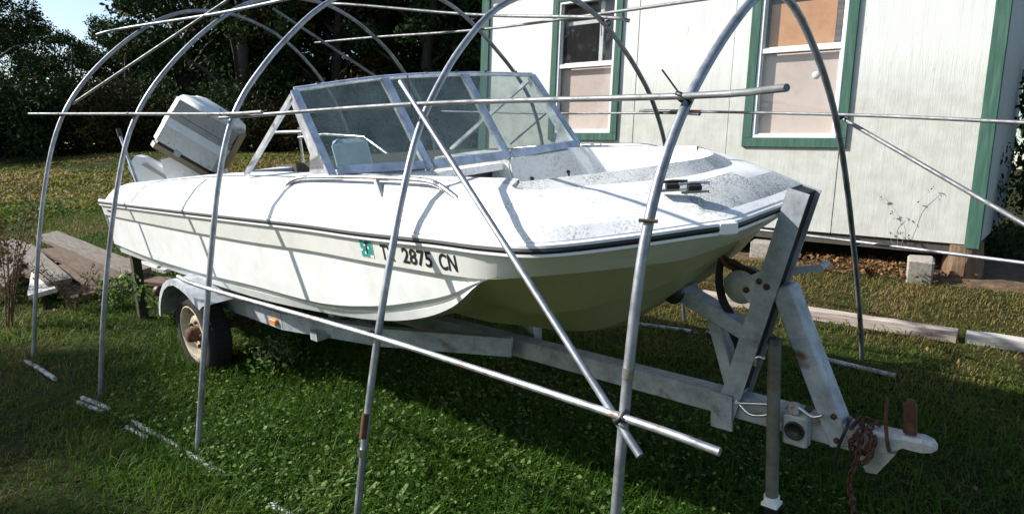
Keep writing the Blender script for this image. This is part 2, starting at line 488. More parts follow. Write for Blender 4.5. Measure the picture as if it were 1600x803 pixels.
l4 = cur(SX, [-.80, -.80, -.80, -.80, -.80, -.805, -.815, -.83], [.675, .655, .645, .645, .68, .725, .79, .88]) + [tip] + bowk
inn = cur(SX, [-.70, -.69, -.69, -.69, -.69, -.70, -.72, -.76], [.66, .64, .63, .63, .66, .705, .77, .87]) + [tip] + bowk
def bl(a, b, t, dz=0): return tuple(a[i] * (1 - t) + b[i] * t for i in range(2)) + (a[2] * (1 - t) + b[2] * t + dz,)
keel = cur([-5.72, -4.9, -4.0, -3.3, -2.6, -2.2, -1.95, -1.75], [0] * 8, [.47, .46, .455, .455, .465, .48, .495, .51]) + \
       [(-1.58, 0, .545), (-1.42, 0, .60), (-1.28, 0, .70), (-1.14, 0, .81), (-1.05, 0, .90), (-.96, 0, .97), (-.882, 0, 1.032)]
tun = [bl(a, b, t, d) for a, b, t, d in zip(inn, keel, [.2] * 6 + [.22, .25, .3, .33, .33, .33, .33, .33, .33],
                                          [.10, .10, .10, .10, .09, .07, .045, .02, -.06, -.06, -.055, -.045, -.035, -.02, 0])]
vee = [bl(a, b, t, d) for a, b, t, d in zip(inn, keel, [.45] * 8 + [.6] + [.66] * 6,
                                          [.09, .09, .09, .09, .07, .04, .0, -.03, -.075, -.075, -.07, -.055, -.045, -.02, 0])]
n5 = 5
C = {k: stations(v, n5) for k, v in dict(rub=rub, l2=l2, l3=l3, l4=l4, inn=inn, tun=tun, vee=vee, keel=keel).items()}
def inset(P, d, dz=0):
    return [Vector((p.x, p.y + d * (1 if p.y < 0 else 0) * min(1, -p.y / .3), p.z + dz)) for p in P]
nt_ = 8 * n5                                   # index where the side panel runs out
hb = MB()
for flip, fn in ((True, lambda P: P), (False, mir)):
    c = {k: fn(v) for k, v in C.items()}
    # ivory band between rub rail and first strake; white below; lower bow and bottom tinted olive for shade
    led = fn(inset(C['l2'], .016, -.004))
    hb.strip(c['rub'], c['l2'], mi=1, flip=flip)
    hb.strip(c['l2'][:nt_ + 1], led[:nt_ + 1], mi=1, flip=flip)
    hb.strip(led[:nt_ + 1], c['l3'][:nt_ + 1], mi=0, flip=flip)
    k3 = [a.lerp(b, .45) + Vector((0, (.022 if flip else -.022) * (1 - i / nt_) ** .3, 0)) for i, (a, b) in enumerate(zip(c['l3'][:nt_ + 1], c['l4'][:nt_ + 1]))]
    k4 = [a + Vector((0, (-.012 if flip else .012) * (1 - i / nt_) ** .3, -.003)) for i, a in enumerate(k3)]
    hb.strip(c['l3'][:nt_ + 1], k3, mi=0, flip=flip)
    hb.strip(k3, k4, mi=0, flip=flip)
    hb.strip(k4, c['l4'][:nt_ + 1], mi=0, flip=flip)
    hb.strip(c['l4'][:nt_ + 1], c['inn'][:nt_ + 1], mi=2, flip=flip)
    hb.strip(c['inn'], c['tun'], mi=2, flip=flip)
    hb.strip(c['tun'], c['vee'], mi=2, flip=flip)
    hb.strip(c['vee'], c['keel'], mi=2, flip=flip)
half = [C[k][0] for k in ('rub', 'l2', 'l3', 'l4', 'inn', 'tun', 'vee', 'keel')]
tr = half + [Vector((p.x, -p.y, p.z)) for p in reversed(half[:-1])]
hb.add(tr, [tuple(range(len(tr)))], False, 0)
hull = hb.build('hull', [speck('hull_white_gelcoat', (0.80, 0.81, 0.81), (0.45, 0.45, 0.41), 60, 0.6, 0.85, 0.35, (0.5, 0.8)), M['band'], M['shade_olive']], bt)
# deck
zt = [-.135, -.085, -.03, -.005, 0, 0, 0, 0, 0]
xs9 = SX + [-1.42]
def dk(w, z): return [(x, w, z + d) for x, d in zip(xs9, zt)]
ci = [(-1.40, -.655, 1.335), (-1.28, -.50, 1.34), (-1.15, -.31, 1.345), (-1.085, -.19, 1.35), (-1.05, -.10, 1.352), (-1.03, 0, 1.353)]
def tow(a, b, t, z): return (a[0] * (1 - t) + b[0] * t, a[1] * (1 - t) + b[1] * t, z)
def row(t, z): return [tow(r, c, t, zz) for r, c, zz in zip(bowr, ci, z if isinstance(z, list) else [z] * 6)]
crease = dk(-.862, 1.205) + row(.12, 1.215)
shoul = dk(-.805, 1.275) + row(.40, [1.262, 1.262, 1.265, 1.27, 1.275, 1.28])
top = dk(-.745, 1.322) + row(.62, [1.30, 1.295, 1.293, 1.293, 1.295, 1.30])
co = dk(-.70, 1.332) + row(.80, [1.312, 1.308, 1.305, 1.305, 1.306, 1.31])
cin = dk(-.645, 1.345) + ci
wl = dk(-.625, .90) + [(a[0] - .10, a[1] * .86, 1.02) for a in ci]
lip = [(x, w - (.006 if i < 9 else 0), z + .028) for i, (x, w, z) in enumerate(rub)]
D = {k: stations(v, n5) for k, v in dict(rub=rub, lip=lip, crease=crease, shoul=shoul, top=top, co=co, cin=cin, wl=wl).items()}
ia, ib, ic = 4 * n5 + 1, 11 * n5, len(D['rub'])
db = MB()
for flip, fn in ((False, lambda P: P), (True, mir)):
    d = {k: fn(v) for k, v in D.items()}
    db.strip(d['rub'], d['lip'], mi=0, flip=flip)
    rows = ['crease', 'shoul', 'top', 'co']; db.strip(d['lip'], d['crease'], mi=0, flip=flip)
    n_ = len(d['co']); k0 = 12 * n5 - 3
    db.strip(d['co'], d['cin'], mi=1, flip=flip)
    vs_ = [p for q in rows for p in d[q]]
    for lo_, hi_, m_ in ((0, k0, 0), (k0, n_ - 1, 3)):
        fs_ = []
        for a in range(3):
            for i in range(lo_, hi_):
                q = (a * n_ + i, a * n_ + i + 1, a * n_ + n_ + i + 1, a * n_ + n_ + i)
                fs_.append(tuple(reversed(q)) if flip else q)
        if lo_ == 0: base_ = len(db.v); db.add(vs_, fs_, True, 0)
        else:
            for f in fs_: db.f.append(tuple(i + base_ for i in f)); db.sm.append(True); db.mi.append(3 if f[0] < 2 * n_ else 0)
    db.strip(d['cin'][:ia + 1], d['wl'][:ia + 1], mi=2, flip=flip)
    db.strip(d['cin'][ia:], d['wl'][ia:], mi=0, flip=flip)
# cockpit sole, transom cap, aft splash well
db.add([(-5.6, -.63, .80), (-2.6, -.63, .90), (-2.6, .63, .90), (-5.6, .63, .80)], [(0, 1, 2, 3)], False, 2)
fl = [Vector(p) for p in D['wl'][ia:]]
poly = fl + [Vector((p.x, -p.y, p.z)) for p in reversed(fl[:-1])]
db.add(poly, [tuple(reversed(range(len(poly))))], False, 0)
db.box((-5.70, -.70, 1.05), (-5.45, -.28, 1.195)); db.box((-5.70, .28, 1.05), (-5.45, .70, 1.195)); db.box((-5.71, -.285, .9), (-5.60, .285, 1.03))
db.box((-5.44, -.66, .70), (-5.40, .66, 1.10), mi=2)
deck = db.build('deck', [M['gelcoat'], M['mildew'], M['liner'], M['mildew2']], bt)

# rub rail: black insert between two pale beads
full = C['rub'] + mir(list(reversed(C['rub'][:-1])))
def outw(i):
    t = (full[min(i + 1, len(full) - 1)] - full[max(i - 1, 0)]); t.z = 0
    return Vector((t.y, -t.x, 0)).normalized()
def sweep(mb, prof, mi=0):
    rows = [[p + outw(i) * a + Vector((0, 0, b)) for i, p in enumerate(full)] for a, b in prof]
    for A, B in zip(rows, rows[1:] + rows[:1]): mb.strip(A, B, True, mi, True)
sweep(MB_r := MB(), [(-.004, -.009), (.012, -.008), (.015, 0), (.012, .008), (-.004, .009)])
rail = MB_r.build('rub_rail', M['black'], bt)
sweep(MB_r := MB(), [(-.003, .0095), (.013, .0095), (.013, .019), (-.003, .026)])
sweep(MB_r, [(-.003, -.0105), (.011, -.0105), (.011, -.020), (-.003, -.022)])
MB_r.build('rail_bead', M['white'], rail)
MB().obox((-.742, -.385, 1.168), (.75, .66, 0), (-.66, .75, 0), (0, 0, 1), .032, .020, .024, bev=.007).build('rail_joint', M['white'], rail)

# windshield
PB = [Vector(p) for p in ((-2.48, -.75, 1.345), (-2.33, -.30, 1.325), (-2.32, .25, 1.32), (-2.22, .75, 1.335))]
PT = [Vector(p) for p in ((-2.72, -.75, 1.74), (-2.62, -.30, 1.778), (-2.62, .25, 1.788), (-2.56, .75, 1.77))]
wm = MB()
for i in range(3):
    d = (PB[i + 1] - PB[i]).normalized()
    nrm = d.cross(PT[i] - PB[i]).normalized()
    wm.bar(PB[i] + d * .026 + Vector((0, 0, .022)), PB[i + 1] - d * .026 + Vector((0, 0, .022)), .02, .044, nrm)
wm.tube(cr([p + Vector((0, 0, .006)) for p in PT], 6), .013, 8)
ws = wm.build('windshield', M['alu'], bt)
for i in range(4):
    n_ = (PB[min(i + 1, 3)] - PB[max(i - 1, 0)]).normalized().cross(PT[i] - PB[i]).normalized()
    b = MB()
    b.bar(PB[i], PT[i], .026, .042 if i else .036, n_)
    if i == 2: b.bar(PB[i] + Vector((.014, -.028, 0)), PT[i] + Vector((.014, -.028, 0)), .02, .014, n_)
    b.build('windshield_post', M['alu'], ws)
for s, k in ((-1, 0), (1, 3)):
    b = MB()
    b.bar(PT[k] + Vector((-.02, 0, -.02)), Vector((-3.36, PB[k].y, 1.335)), .022, .022, (0, 1, 0))
    # tapering side plate behind the corner post
    q = [PB[k] + Vector((-.02, s * .006, -.012)), PB[k] + Vector((-.20, s * .006, -.012)), PB[k] + Vector((-.165, s * .006, .10)),
         PT[k] + Vector((-.045, s * .006, -.03)), PT[k] + Vector((-.015, s * .006, -.03))]
    b.prism(q if s < 0 else list(reversed(q)), (0, .012, 0))
    b.build('side_strut', M['alu'], ws)
for i in range(3):
    a, b_, c, d = PB[i].copy(), PB[i + 1].copy(), PT[i + 1].copy(), PT[i].copy()
    n_ = (b_ - a).normalized().cross(d - a).normalized() * .004
    q = [a.lerp(b_, .03) + Vector((0, 0, .03)), a.lerp(b_, .97) + Vector((0, 0, .03)), d.lerp(c, .97), d.lerp(c, .03)]
    MB().prism([p - n_ * .5 for p in q], n_).build('windshield_pane', M['screen'], ws)
for t, i in ((.25, 0), (.7, 0), (.5, 1), (.9, 1), (.3, 2), (.75, 2)):
    b = MB(); p = PT[i].lerp(PT[i + 1], t) + Vector((0, 0, .022)); b.box(p - Vector((.005, .007, .006)), p + Vector((.005, .007, .006)))
    b.build('snap_fastener', M['black'], ws)
# consoles under the windshield, walk-through between them
b = MB()
b.prism([(-2.92, -.66, 1.338), (-2.46, -.66, 1.340), (-2.30, -.30, 1.322), (-2.92, -.30, 1.335)], (0, 0, -.03), 1)
b.prism([(-2.46, -.66, 1.339), (-2.30, -.30, 1.321), (-2.13, -.33, 1.245), (-2.13, -.66, 1.262)], (-.02, 0, -.02), 1)
b.box((-2.5, -.655, .90), (-2.15, -.325, 1.235)); b.box((-2.62, -.325, .90), (-2.3, -.30, 1.3))
b.build('console', [M['gelcoat'], M['mildew']], bt)
b = MB()
b.prism([(-2.92, .25, 1.335), (-2.31, .25, 1.316), (-2.21, .66, 1.333), (-2.92, .66, 1.335)], (0, 0, -.02))
b.prism([(-2.31, .25, 1.314), (-2.24, .26, .90), (-2.10, .655, .90), (-2.20, .655, 1.33)], (-.04, .01, 0), 1)
b.prism([(-2.95, .25, 1.33), (-2.95, .25, .90), (-2.27, .25, .90), (-2.33, .25, 1.315)], (0, .02, 0))
con = b.build('console', [M['gelcoat'], speck('greyed_gelcoat', (0.60, 0.61, 0.61), (0.34, 0.34, 0.32), 60, .5, .72, .5, (.3, .6))], bt)
con['label'] = 'far console with a grey bulkhead panel'
b = MB(); b.box((-2.56, .243, 1.19), (-2.46, .251, 1.262)); b.box((-2.548, .239, 1.20), (-2.472, .244, 1.224), 1); b.box((-2.548, .239, 1.228), (-2.472, .244, 1.252), 1)
b.build('locker_door', [M['white'], mat('grey_panel', (.42, .44, .47), .5)], con)
for w, z in ((.36, 1.20), (.60, 1.21)):
    b = MB(); x = -2.285 + (w - .25) * .27
    b.lathe((x, w, z), (1, -.2, .1), [(0, .012), (.008, .010), (.011, 0), (.011, -.03)], 10)
    b.box((x + .001, w - .006, z - .035), (x + .006, w + .006, z - .001), 1)
    b.build('rusted_screw', [M['rust'], M['rust']], con)
# walk-through: black plate painting shade into the gap under the centre pane with a pale step behind
b = MB(); b.box((-2.50, -.298, 1.262), (-2.36, .245, 1.30)); b.box((-2.47, -.298, .88), (-2.37, .245, 1.19)); b.build('walkthrough_step', M['gelcoat'], bt)
b = MB(); b.box((-2.47, -.297, 1.192), (-2.45, .244, 1.26)); b.build('walkthrough_shade', M['black'], bt)
# seats, wheel, engine cover
b = MB(); b.obox((-2.98, -.30, 1.36), (.97, 0, .25), (0, 1, 0), (-.25, 0, .97), .035, .115, .13, bev=.03)
b.obox((-3.12, -.30, 1.10), (1, 0, 0), (0, 1, 0), (0, 0, 1), .2, .19, .06, bev=.03); b.box((-3.2, -.36, .78), (-3.0, -.24, 1.05))
b.build('seat', M['seat'], bt)
b = MB(); b.lathe((-3.42, -.05, 1.27), (.75, 0, .66), [(.165 + .011 * math.cos(t), .011 * math.sin(t)) for t in [k * math.pi / 4 for k in range(9)]], 30)
b.bar((-3.42, -.20, 1.27), (-3.42, .10, 1.27), .012, .02, (0, 0, 1)); b.tube([(-3.42, -.05, 1.27), (-3.3, -.05, 1.17), (-3.1, -.05, 1.1)], .02, 8)
b.build('steering_wheel', M['black'], bt)
b = MB(); b.obox((-4.6, .05, 1.12), (1, 0, .04), (0, 1, 0), (-.04, 0, 1), .55, .45, .02); b.box((-5.1, -.38, .72), (-4.1, .48, 1.09), 1)
b.build('engine_cover', [M['board_brown'], M['liner']], bt)
# rails
def rail3(s):
    o = MB()
    o.tube(cr([(-2.90, s * .775, 1.275), (-2.82, s * .772, 1.315), (-2.70, s * .765, 1.335), (-2.3, s * .76, 1.345), (-1.92, s * .76, 1.345), (-1.74, s * .765, 1.335), (-1.62, s * .78, 1.295), (-1.57, s * .785, 1.27)], 5), .0115, 10)
    r = o.build('bow_rail', M['chrome'], bt)
    f = MB(); f.lathe((-2.91, s * .777, 1.268), (0, 0, 1), [(0, .02), (.016, .018), (.022, .006), (.024, -.01)], 12); f.build('rail_foot', M['galv'], r)
    f = MB(); f.lathe((-1.565, s * .787, 1.262), (0, 0, 1), [(0, .02), (.016, .018), (.022, .006), (.024, -.01)], 12); f.build('rail_foot', M['galv'], r)
    f = MB(); f.bar((-2.13, s * .76, 1.342), (-2.04, s * .80, 1.272), .014, .022); f.build('rail_bracket', M['galv'], r)
rail3(-1); rail3(1)
o = MB(); o.tube([(-6.0, .76, 1.51), (-5.42, .76, 1.505), (-5.39, .76, 1.505)], .017, 10); o.tube([(-5.45, .76, 1.18), (-5.45, .76, 1.545)], .013, 8); o.tube([(-5.44, .74, 1.455), (-5.0, .74, 1.475), (-4.4, .74, 1.44), (-4.1, .74, 1.30)], .012, 8)
o.build('stern_rail', M['chrome'], bt)
o = MB(); o.tube([(-5.66, -.60, 1.18), (-5.78, -.60, 1.42), (-5.86, -.60, 1.58)], [.014, .012, .011], 10)
pole = o.build('stern_light_pole', M['chrome'], bt)
o = MB(); o.tube([(-5.86, -.60, 1.58), (-5.885, -.60, 1.64)], .017, 10); o.build('lamp_socket', M['black'], pole)
# bow cleats and lamp, bow eye
for x, w in ((-.93, -.40), (-.86, -.38)):
    zc_ = 1.287 if x < -.9 else 1.281
    o = MB(); o.obox((x, w, zc_ + .001), (.8, .6, 0), (-.6, .8, 0), (0, 0, 1), .045, .02, .004); cl = o.build('bow_cleat', M['chrome'], bt)
    o = MB(); o.obox((x, w, zc_ + .014), (.8, .6, 0), (-.6, .8, 0), (0, 0, 1), .024, .014, .010, bev=.004); o.build('cleat_body', M['strap'], cl)
    o = MB(); o.tube([(x - .04, w - .03, zc_ + .027), (x, w, zc_ + .03), (x + .04, w + .03, zc_ + .027)], .005, 8); o.build('cleat_horn', M['chrome'] if x > -.9 else M['strap'], cl)
o = MB(); o.tube(cr([(-.955, -.02, .965), (-.91, -.02, .935), (-.90, 0, .93), (-.91, .02, .935), (-.955, .02, .965)], 4), .008, 8); o.build('bow_eye', M['rust'], bt)
# stern side mark and small flat decals
o = MB(); o.box((-5.60, -.8705, 1.068), (-5.42, -.866, 1.082)); o.box((-5.60, -.8705, 1.022), (-5.38, -.866, 1.036), 1)
o.build('stern_mark', [M['redink'], M['blueink']], bt)
def skin(x, z, d=.0016):
    """how far out the ivory band stands at x, z"""
    at = lambda P, k: float(np.interp(x, [p.x for p in P[:nt_ + 8]], [p[k] for p in P[:nt_ + 8]]))
    a, za, b_, zb_ = at(C['l2'], 1), at(C['l2'], 2), at(C['rub'], 1), at(C['rub'], 2)
    return a + (b_ - a) * (z - za) / (zb_ - za) - d
def glyphs(txt, x0, x1, zb, zt_, y, shear=0.0):
    cu = bpy.data.curves.new('registration', 'FONT'); cu.body = txt; cu.extrude = 0.0; cu.offset = 0.022; cu.shear = shear; cu.resolution_u = 5
    ob = bpy.data.objects.new('t', cu); COL.objects.link(ob)
    bpy.context.view_layer.update()
    me = bpy.data.meshes.new_from_object(ob.evaluated_get(bpy.context.evaluated_depsgraph_get()))
    bpy.data.objects.remove(ob)
    co_ = np.array([v.co[:] for v in me.vertices]); lo, hi = co_.min(0), co_.max(0)
    out = MB()
    for v in me.vertices:
        fx, fz = (v.co.x - lo[0]) / (hi[0] - lo[0]), (v.co.y - lo[1]) / (hi[1] - lo[1])
        z = zb + (zt_ - zb) * fz
        out.v.append((x0 + (x1 - x0) * fx, skin(x0 + (x1 - x0) * fx, z), z))
    for p in me.polygons: out.f.append(tuple(p.vertices)); out.sm.append(False); out.mi.append(0)
    return out
yb = -.8825
for t, a, b_ in (('TX', -1.985, -1.895), ('2875', -1.845, -1.665), ('CN', -1.625, -1.530)):
    glyphs(t, a, b_, 1.033, 1.098, yb).build('registration_lettering', M['ink'], bt)
o = MB()
def plate(x0, x1, z0, z1, mi, dy): o.add([(x0, skin(x0, z0) - dy, z0), (x1, skin(x1, z0) - dy, z0), (x1, skin(x1, z1) - dy, z1), (x0, skin(x0, z1) - dy, z1)], [(0, 1, 2, 3)], False, mi)
plate(-2.125, -2.04, 1.03, 1.105, 0, 0)
for ix in range(7):
    for iz in range(6):
        if rnd.random() < .62: plate(-2.125 + ix * .0118, -2.125 + ix * .0118 + .0118, 1.032 + iz * .012, 1.032 + iz * .012 + .012, 1, .0005)
plate(-2.098, -2.066, 1.088, 1.098, 2, .001); plate(-2.087, -2.077, 1.048, 1.09, 2, .001)
o.build('registration_sticker', [M['white'], M['teal'], M['ink']], bt)

# outboard engine, tilted up and turned hard over
ev = Vector((.79, -.613, 0)); er = Vector((.613, .79, 0)); eu = Vector((0, 0, 1))
ea = (er * .80 - eu * .60).normalized(); eb = (er * .60 + eu * .80).normalized()
EC = Vector((-5.82, .02, 1.52))
def ep(a, b, c=0): return EC + ea * a + eb * b + ev * c
ob_ = MB()
# cowling section across (depth c) pushed along a
def cowl(mb, a0, a1, b0, b1, c0, c1, mi, t0=0.0, t1=0.0):
    k = .055
    sec = lambda t: [(a0 + k, c0 + t), (a1 - k, c0 + t), (a1, c0 + t + k), (a1, c1 - t - k), (a1 - k * .8, c1 - t), (a0 + k * .8, c1 - t), (a0, c1 - t - k), (a0, c0 + t + k)]
    P = [ep(a, b0, c) for a, c in sec(0)] + [ep(a, b1, c) for a, c in sec(t1)]
    mb.add(P, [tuple(range(8)), tuple(range(15, 7, -1))] + [((i + 1) % 8, i, 8 + i, 8 + (i + 1) % 8) for i in range(8)], False, mi)
m0 = MB(); cowl(m0, -.285, .285, -.245, -.20, -.19, .19, 0)
eng = m0.build('outboard_motor', M['cowl_brown'], bt)
m0 = MB(); cowl(m0, -.275, .275, -.198, -.172, -.185, .185, 0); m0.build('cowl_seal', M['black'], eng)
m0 = MB(); cowl(m0, -.29, .29, -.17, -.02, -.20, .20, 0); m0.build('lower_cowl', M['cowl'], eng)
m0 = MB(); cowl(m0, -.292, .287, -.019, .052, -.20, .205, 0, 0, .005); m0.build('cowl_stripe', M['cowl_white'], eng)
m0 = MB(); cowl(m0, -.29, .28, .053, .105, -.2, .20, 0); m0.build('cowl_stripe', M['cowl_grey'], eng)
m0 = MB(); cowl(m0, -.288, .275, .109, .225, -.2, .199, 0, 0, .012); m0.build('cowl_stripe', M['cowl_grey'], eng)
m0 = MB()
pr = [(-.272, .226), (.258, .226), (.235, .270), (.15, .298), (-.16, .30), (-.24, .275)]
front = [ep(a, b, .182) for a, b in pr]; mid = [ep(a * .9, .226 + (b - .226) * 1.12, .10) for a, b in pr]; mid2 = [ep(a * .9, .226 + (b - .226) * 1.12, -.10) for a, b in pr]; back = [ep(a, b, -.182) for a, b in pr]
m0.add(front + mid + mid2 + back, [tuple(range(6)), tuple(range(23, 17, -1))] + [(r_ * 6 + (i + 1) % 6, r_ * 6 + i, r_ * 6 + 6 + i, r_ * 6 + 6 + (i + 1) % 6) for r_ in range(3) for i in range(6)], True); m0.build('cowl_top', M['cowl_white'], eng)
m0 = MB(); m0.prism([ep(.291, -.165, .13), ep(.288, .06, .13), ep(.282, .21, .13), ep(.282, .21, -.13), ep(.291, -.165, -.13)], ea * .006); m0.build('cowl_face', M['cowl_brown'], eng)
m0 = MB(); m0.obox(ep(-.05, -.185, .20), ea, eb, ev, .03, .022, .012, bev=.004); m0.build('cowl_latch', M['galv'], eng)
m0 = MB()
g0 = EC + er * -.02 - eu * .28
m0.prism([EC + er * x + eu * z + ev * .1 for x, z in ((-.33, -.16), (-.30, -.36), (.14, -.42), (.16, -.24), (-.10, -.12))], -ev * .2)
m0.prism([EC + er * x + eu * z + ev * .06 for x, z in ((-.62, -.20), (-.54, -.11), (-.48, -.13), (-.35, -.22), (-.27, -.24), (-.26, -.13), (-.22, -.13), (-.2, -.4), (-.56, -.4))], -ev * .14)
m0.build('motor_leg', M['cowl_white'], eng)
m0 = MB(); m0.prism([EC + er * x + eu * z + ev * .07 for x, z in ((-.50, -.19), (-.30, -.35), (-.27, -.35), (-.46, -.18))], -ev * .02); m0.build('leg_seam', M['cowl_grey'], eng)

# ------------------------------------------------------------------ the trailer
tb = thing('boat_trailer', 'galvanised steel boat trailer with winch post and rusty coupler, carrying the white boat', 'trailer', (-2.6, 0, 0.05), BOAT)
def part(mb, name, m, p=None): return mb.build(name, m, p or tb)
b = MB(); b.box((-5.0, -.04, .315), (-.62, .04, .412), bev=.006); beam = part(b, 'tongue_beam', M['galv'])
b = MB(); b.box((-.62, -.038, .312), (-.42, .038, .408), bev=.006); part(b, 'tongue_end', M['galv_pale'], beam)
b = MB(); b.box((-.635, -.043, .315), (-.595, .043, .411)); part(b, 'rust_patch', M['rust'], beam)
for s in (-1, 1):
    b = MB()
    P = [Vector(p) for p in ((-5.05, s * .66, .47), (-3.35, s * .66, .47), (-2.65, s * .48, .455), (-2.05, s * .10, .40))]
    for p, q in zip(P, P[1:]): b.bar(p, q, .10, .045, (0, 0, 1))
    part(b, 'frame_rail', M['galv'])
    b = MB(); b.box((-3.47, s * .69 - .012, .445), (-3.39, s * .69 + .012, .475), bev=.005); part(b, 'side_marker', M['orange'])
    # fender
    b = MB(); c = Vector((-4.20, 0, .285))
    ang = [math.radians(a) for a in (166, 152, 138, 122, 106, 90, 74, 58, 44, 34)]
    rr = [.40, .395, .39, .39, .39, .395, .40, .42, .45, .50]
    arc = [c + Vector((r * math.cos(a), 0, r * math.sin(a))) for r, a in zip(rr, ang)]
    O = [p + Vector((0, s * .95, 0)) for p in arc]; I = [p + Vector((0, s * .71, 0)) for p in arc]
    lipo = [p + Vector((0, s * .955, 0)) + (c - p) * .10 for p in arc]
    O2 = [p - (p - c - Vector((0, (p - c).y, 0))).normalized() * .006 for p in O]; I2 = [p - (p - c - Vector((0, (p - c).y, 0))).normalized() * .006 for p in I]
    b.strip(O, I, True, 0, s > 0); b.strip(O, lipo, True, 0, s < 0); b.strip(O2, I2, True, 0, s < 0)
    part(b, 'fender', M['galv'])
    b = MB(); b.bar((-4.2, s * .67, .47), (-4.2, s * .72, .68), .06, .02, (1, 0, 0)); part(b, 'fender_bracket', M['galv'])
    # wheel
    ax = Vector((0, s, 0)); hub = Vector((-4.22, s * .80, .285))
    b = MB(); b.lathe(hub, ax, [(.185, -.05), (.20, -.062), (.262, -.062), (.287, -.045), (.290, -.015), (.290, .03), (.286, .065), (.262, .088), (.215, .09), (.192, .082), (.186, .07)], 40)
    wh = part(b, 'wheel', M['tyre'])
    b = MB()
    for k in range(44):
        a = 2 * math.pi * k / 44
        p = hub + Vector((math.cos(a), 0, math.sin(a))) * .29 + ax * .012
        b.obox(p, (-math.sin(a), 0, math.cos(a)), (0, 1, 0), (math.cos(a), 0, math.sin(a)), .012, .048, .005)
    o = part(b, 'tread', M['tyre'], wh); o['kind'] = 'stuff'
    b = MB(); b.lathe(hub, ax, [(.186, .05), (.192, .083), (.187, .086), (.176, .07), (.168, .045), (.162, .02), (.150, .012), (.135, .022), (.118, .05), (.095, .056), (.07, .05), (.05, .045), (.0, .045)], 36)
    rm = part(b, 'rim', M['rim'], wh)
    b = MB(); b.lathe(hub, ax, [(.052, .046), (.05, .10), (.040, .118), (0, .122)], 20)
    part(b, 'hub', M['rust'], wh)
    for k in range(5):
        a = 2 * math.pi * k / 5; b = MB(); b.lathe(hub + Vector((math.cos(a), 0, math.sin(a))) * .085 + ax * .05, ax, [(.013, 0), (.012, .02), (0, .022)], 6); part(b, 'lug_nut', M['rust'], wh)
    for k in range(10):
        a = 2 * math.pi * (k + .5) / 10; p = hub + Vector((math.cos(a), 0, math.sin(a))) * .135 + ax * .028; b = MB()
        b.obox(p, (math.cos(a), 0, math.sin(a)), (-math.sin(a), 0, math.cos(a)), ax, .018, .011, .004); part(b, 'rim_slot', M['liner'], wh)
    # tail light on a bracket
    b = MB(); b.bar((-5.02, s * .66, .45), (-5.10, s * .74, .43), .05, .02, (0, 0, 1)); br = part(b, 'lamp_bracket', M['rust'])
    b = MB(); b.lathe((-5.11, s * .76, .425), (-1, s * .2, 0), [(.0, -.035), (.038, -.03), (.042, 0), (.038, .03), (0, .035)], 16); part(b, 'tail_lamp', M['redlens'], br)
    b = MB(); b.box((-4.8, s * .5 - .04, .53), (-2.9, s * .5 + .04, .60)); part(b, 'bunk', M['board_grey'])
    b = MB(); b.box((-4.7, s * .5 - .02, .44), (-4.64, s * .5 + .02, .54)); part(b, 'bunk_bracket', M['galv'])
    b = MB(); b.box((-3.1, s * .5 - .02, .44), (-3.04, s * .5 + .02, .54)); part(b, 'bunk_bracket', M['galv'])
for x in (-4.95, -3.05):
    b = MB(); b.box((x - .035, -.655, .405), (x + .035, .655, .455)); part(b, 'cross_member', M['galv'])
b = MB(); b.tube([(-4.22, -.74, .285), (-4.22, .74, .285)], .028, 10); part(b, 'axle', M['rust'])
# winch post: rectangular tube leaning forward, with holes on the dark face
dirp = (Vector((-.640, 0, 1.245)) - Vector((-.915, 0, .315))).normalized(); nf = Vector((dirp.z, 0, -dirp.x))
pa, pb = Vector((-.915, 0, .315)), Vector((-.640, 0, 1.245))
b = MB(); Y1 = Vector((0, 1, 0))
b.bar(pa - Y1 * .055, pb - Y1 * .055, .006, .078, (0, 1, 0)); b.bar(pa + Y1 * .055, pb + Y1 * .055, .006, .078, (0, 1, 0)); b.bar(pa - nf * .0355, pb - nf * .0355, .104, .007, (0, 1, 0))
post = part(b, 'winch_post', M['galv'])
b = MB(); b.bar(pa + dirp * .02 - nf * .004, pb - dirp * .004 - nf * .004, .103, .052, (0, 1, 0)); part(b, 'channel_shade', M['black'], post)  # black fill paints the shade inside the open channel
for t in (.40,):
    p = Vector((-.640, -.058, 1.245)) - dirp * (.93 * t); b = MB(); b.lathe(p, (0, -1, 0), [(.014, -.002), (.013, .006), (0, .008)], 6); part(b, 'bolt', M['rust'], post)
b = MB(); b.box((-.965, -.070, .27), (-.875, -.0585, .42)); part(b, 'post_plate', M['galv'], post)
b = MB(); b.box((-.965, .0585, .27), (-.875, .070, .42)); part(b, 'post_plate', M['galv'], post)
b = MB(); b.bar((-.705, 0, .885), (-.475, 0, .32), .088, .075, (0, 1, 0), bev=.005); br = part(b, 'post_brace', M['galv'])
for q in ((-.50, -.045, .435), (-.487, -.045, .345)): b = MB(); b.lathe(q, (0, -1, 0), [(.012, -.002), (.011, .006), (0, .008)], 6); part(b, 'bolt', M['rust'], br)
b = MB(); b.bar((-1.125, -.0, .80), (-.80, 0, .665), .085, .06, (0, 1, 0), bev=.004); arm = part(b, 'bow_arm', M['galv'])
b = MB(); b.lathe((-1.135, -.075, .808), (0, 1, 0), [(0, 0), (.04, 0), (.046, .01), (.038, .05), (.034, .075), (.038, .10), (.046, .14), (.04, .15), (0, .15)], 20); part(b, 'bow_roller', M['black'], arm)
b = MB(); b.bar((-.985, 0, .745), (-.895, 0, .43), .07, .05, (0, 1, 0), bev=.004); part(b, 'arm_strut', M['galv'], arm)
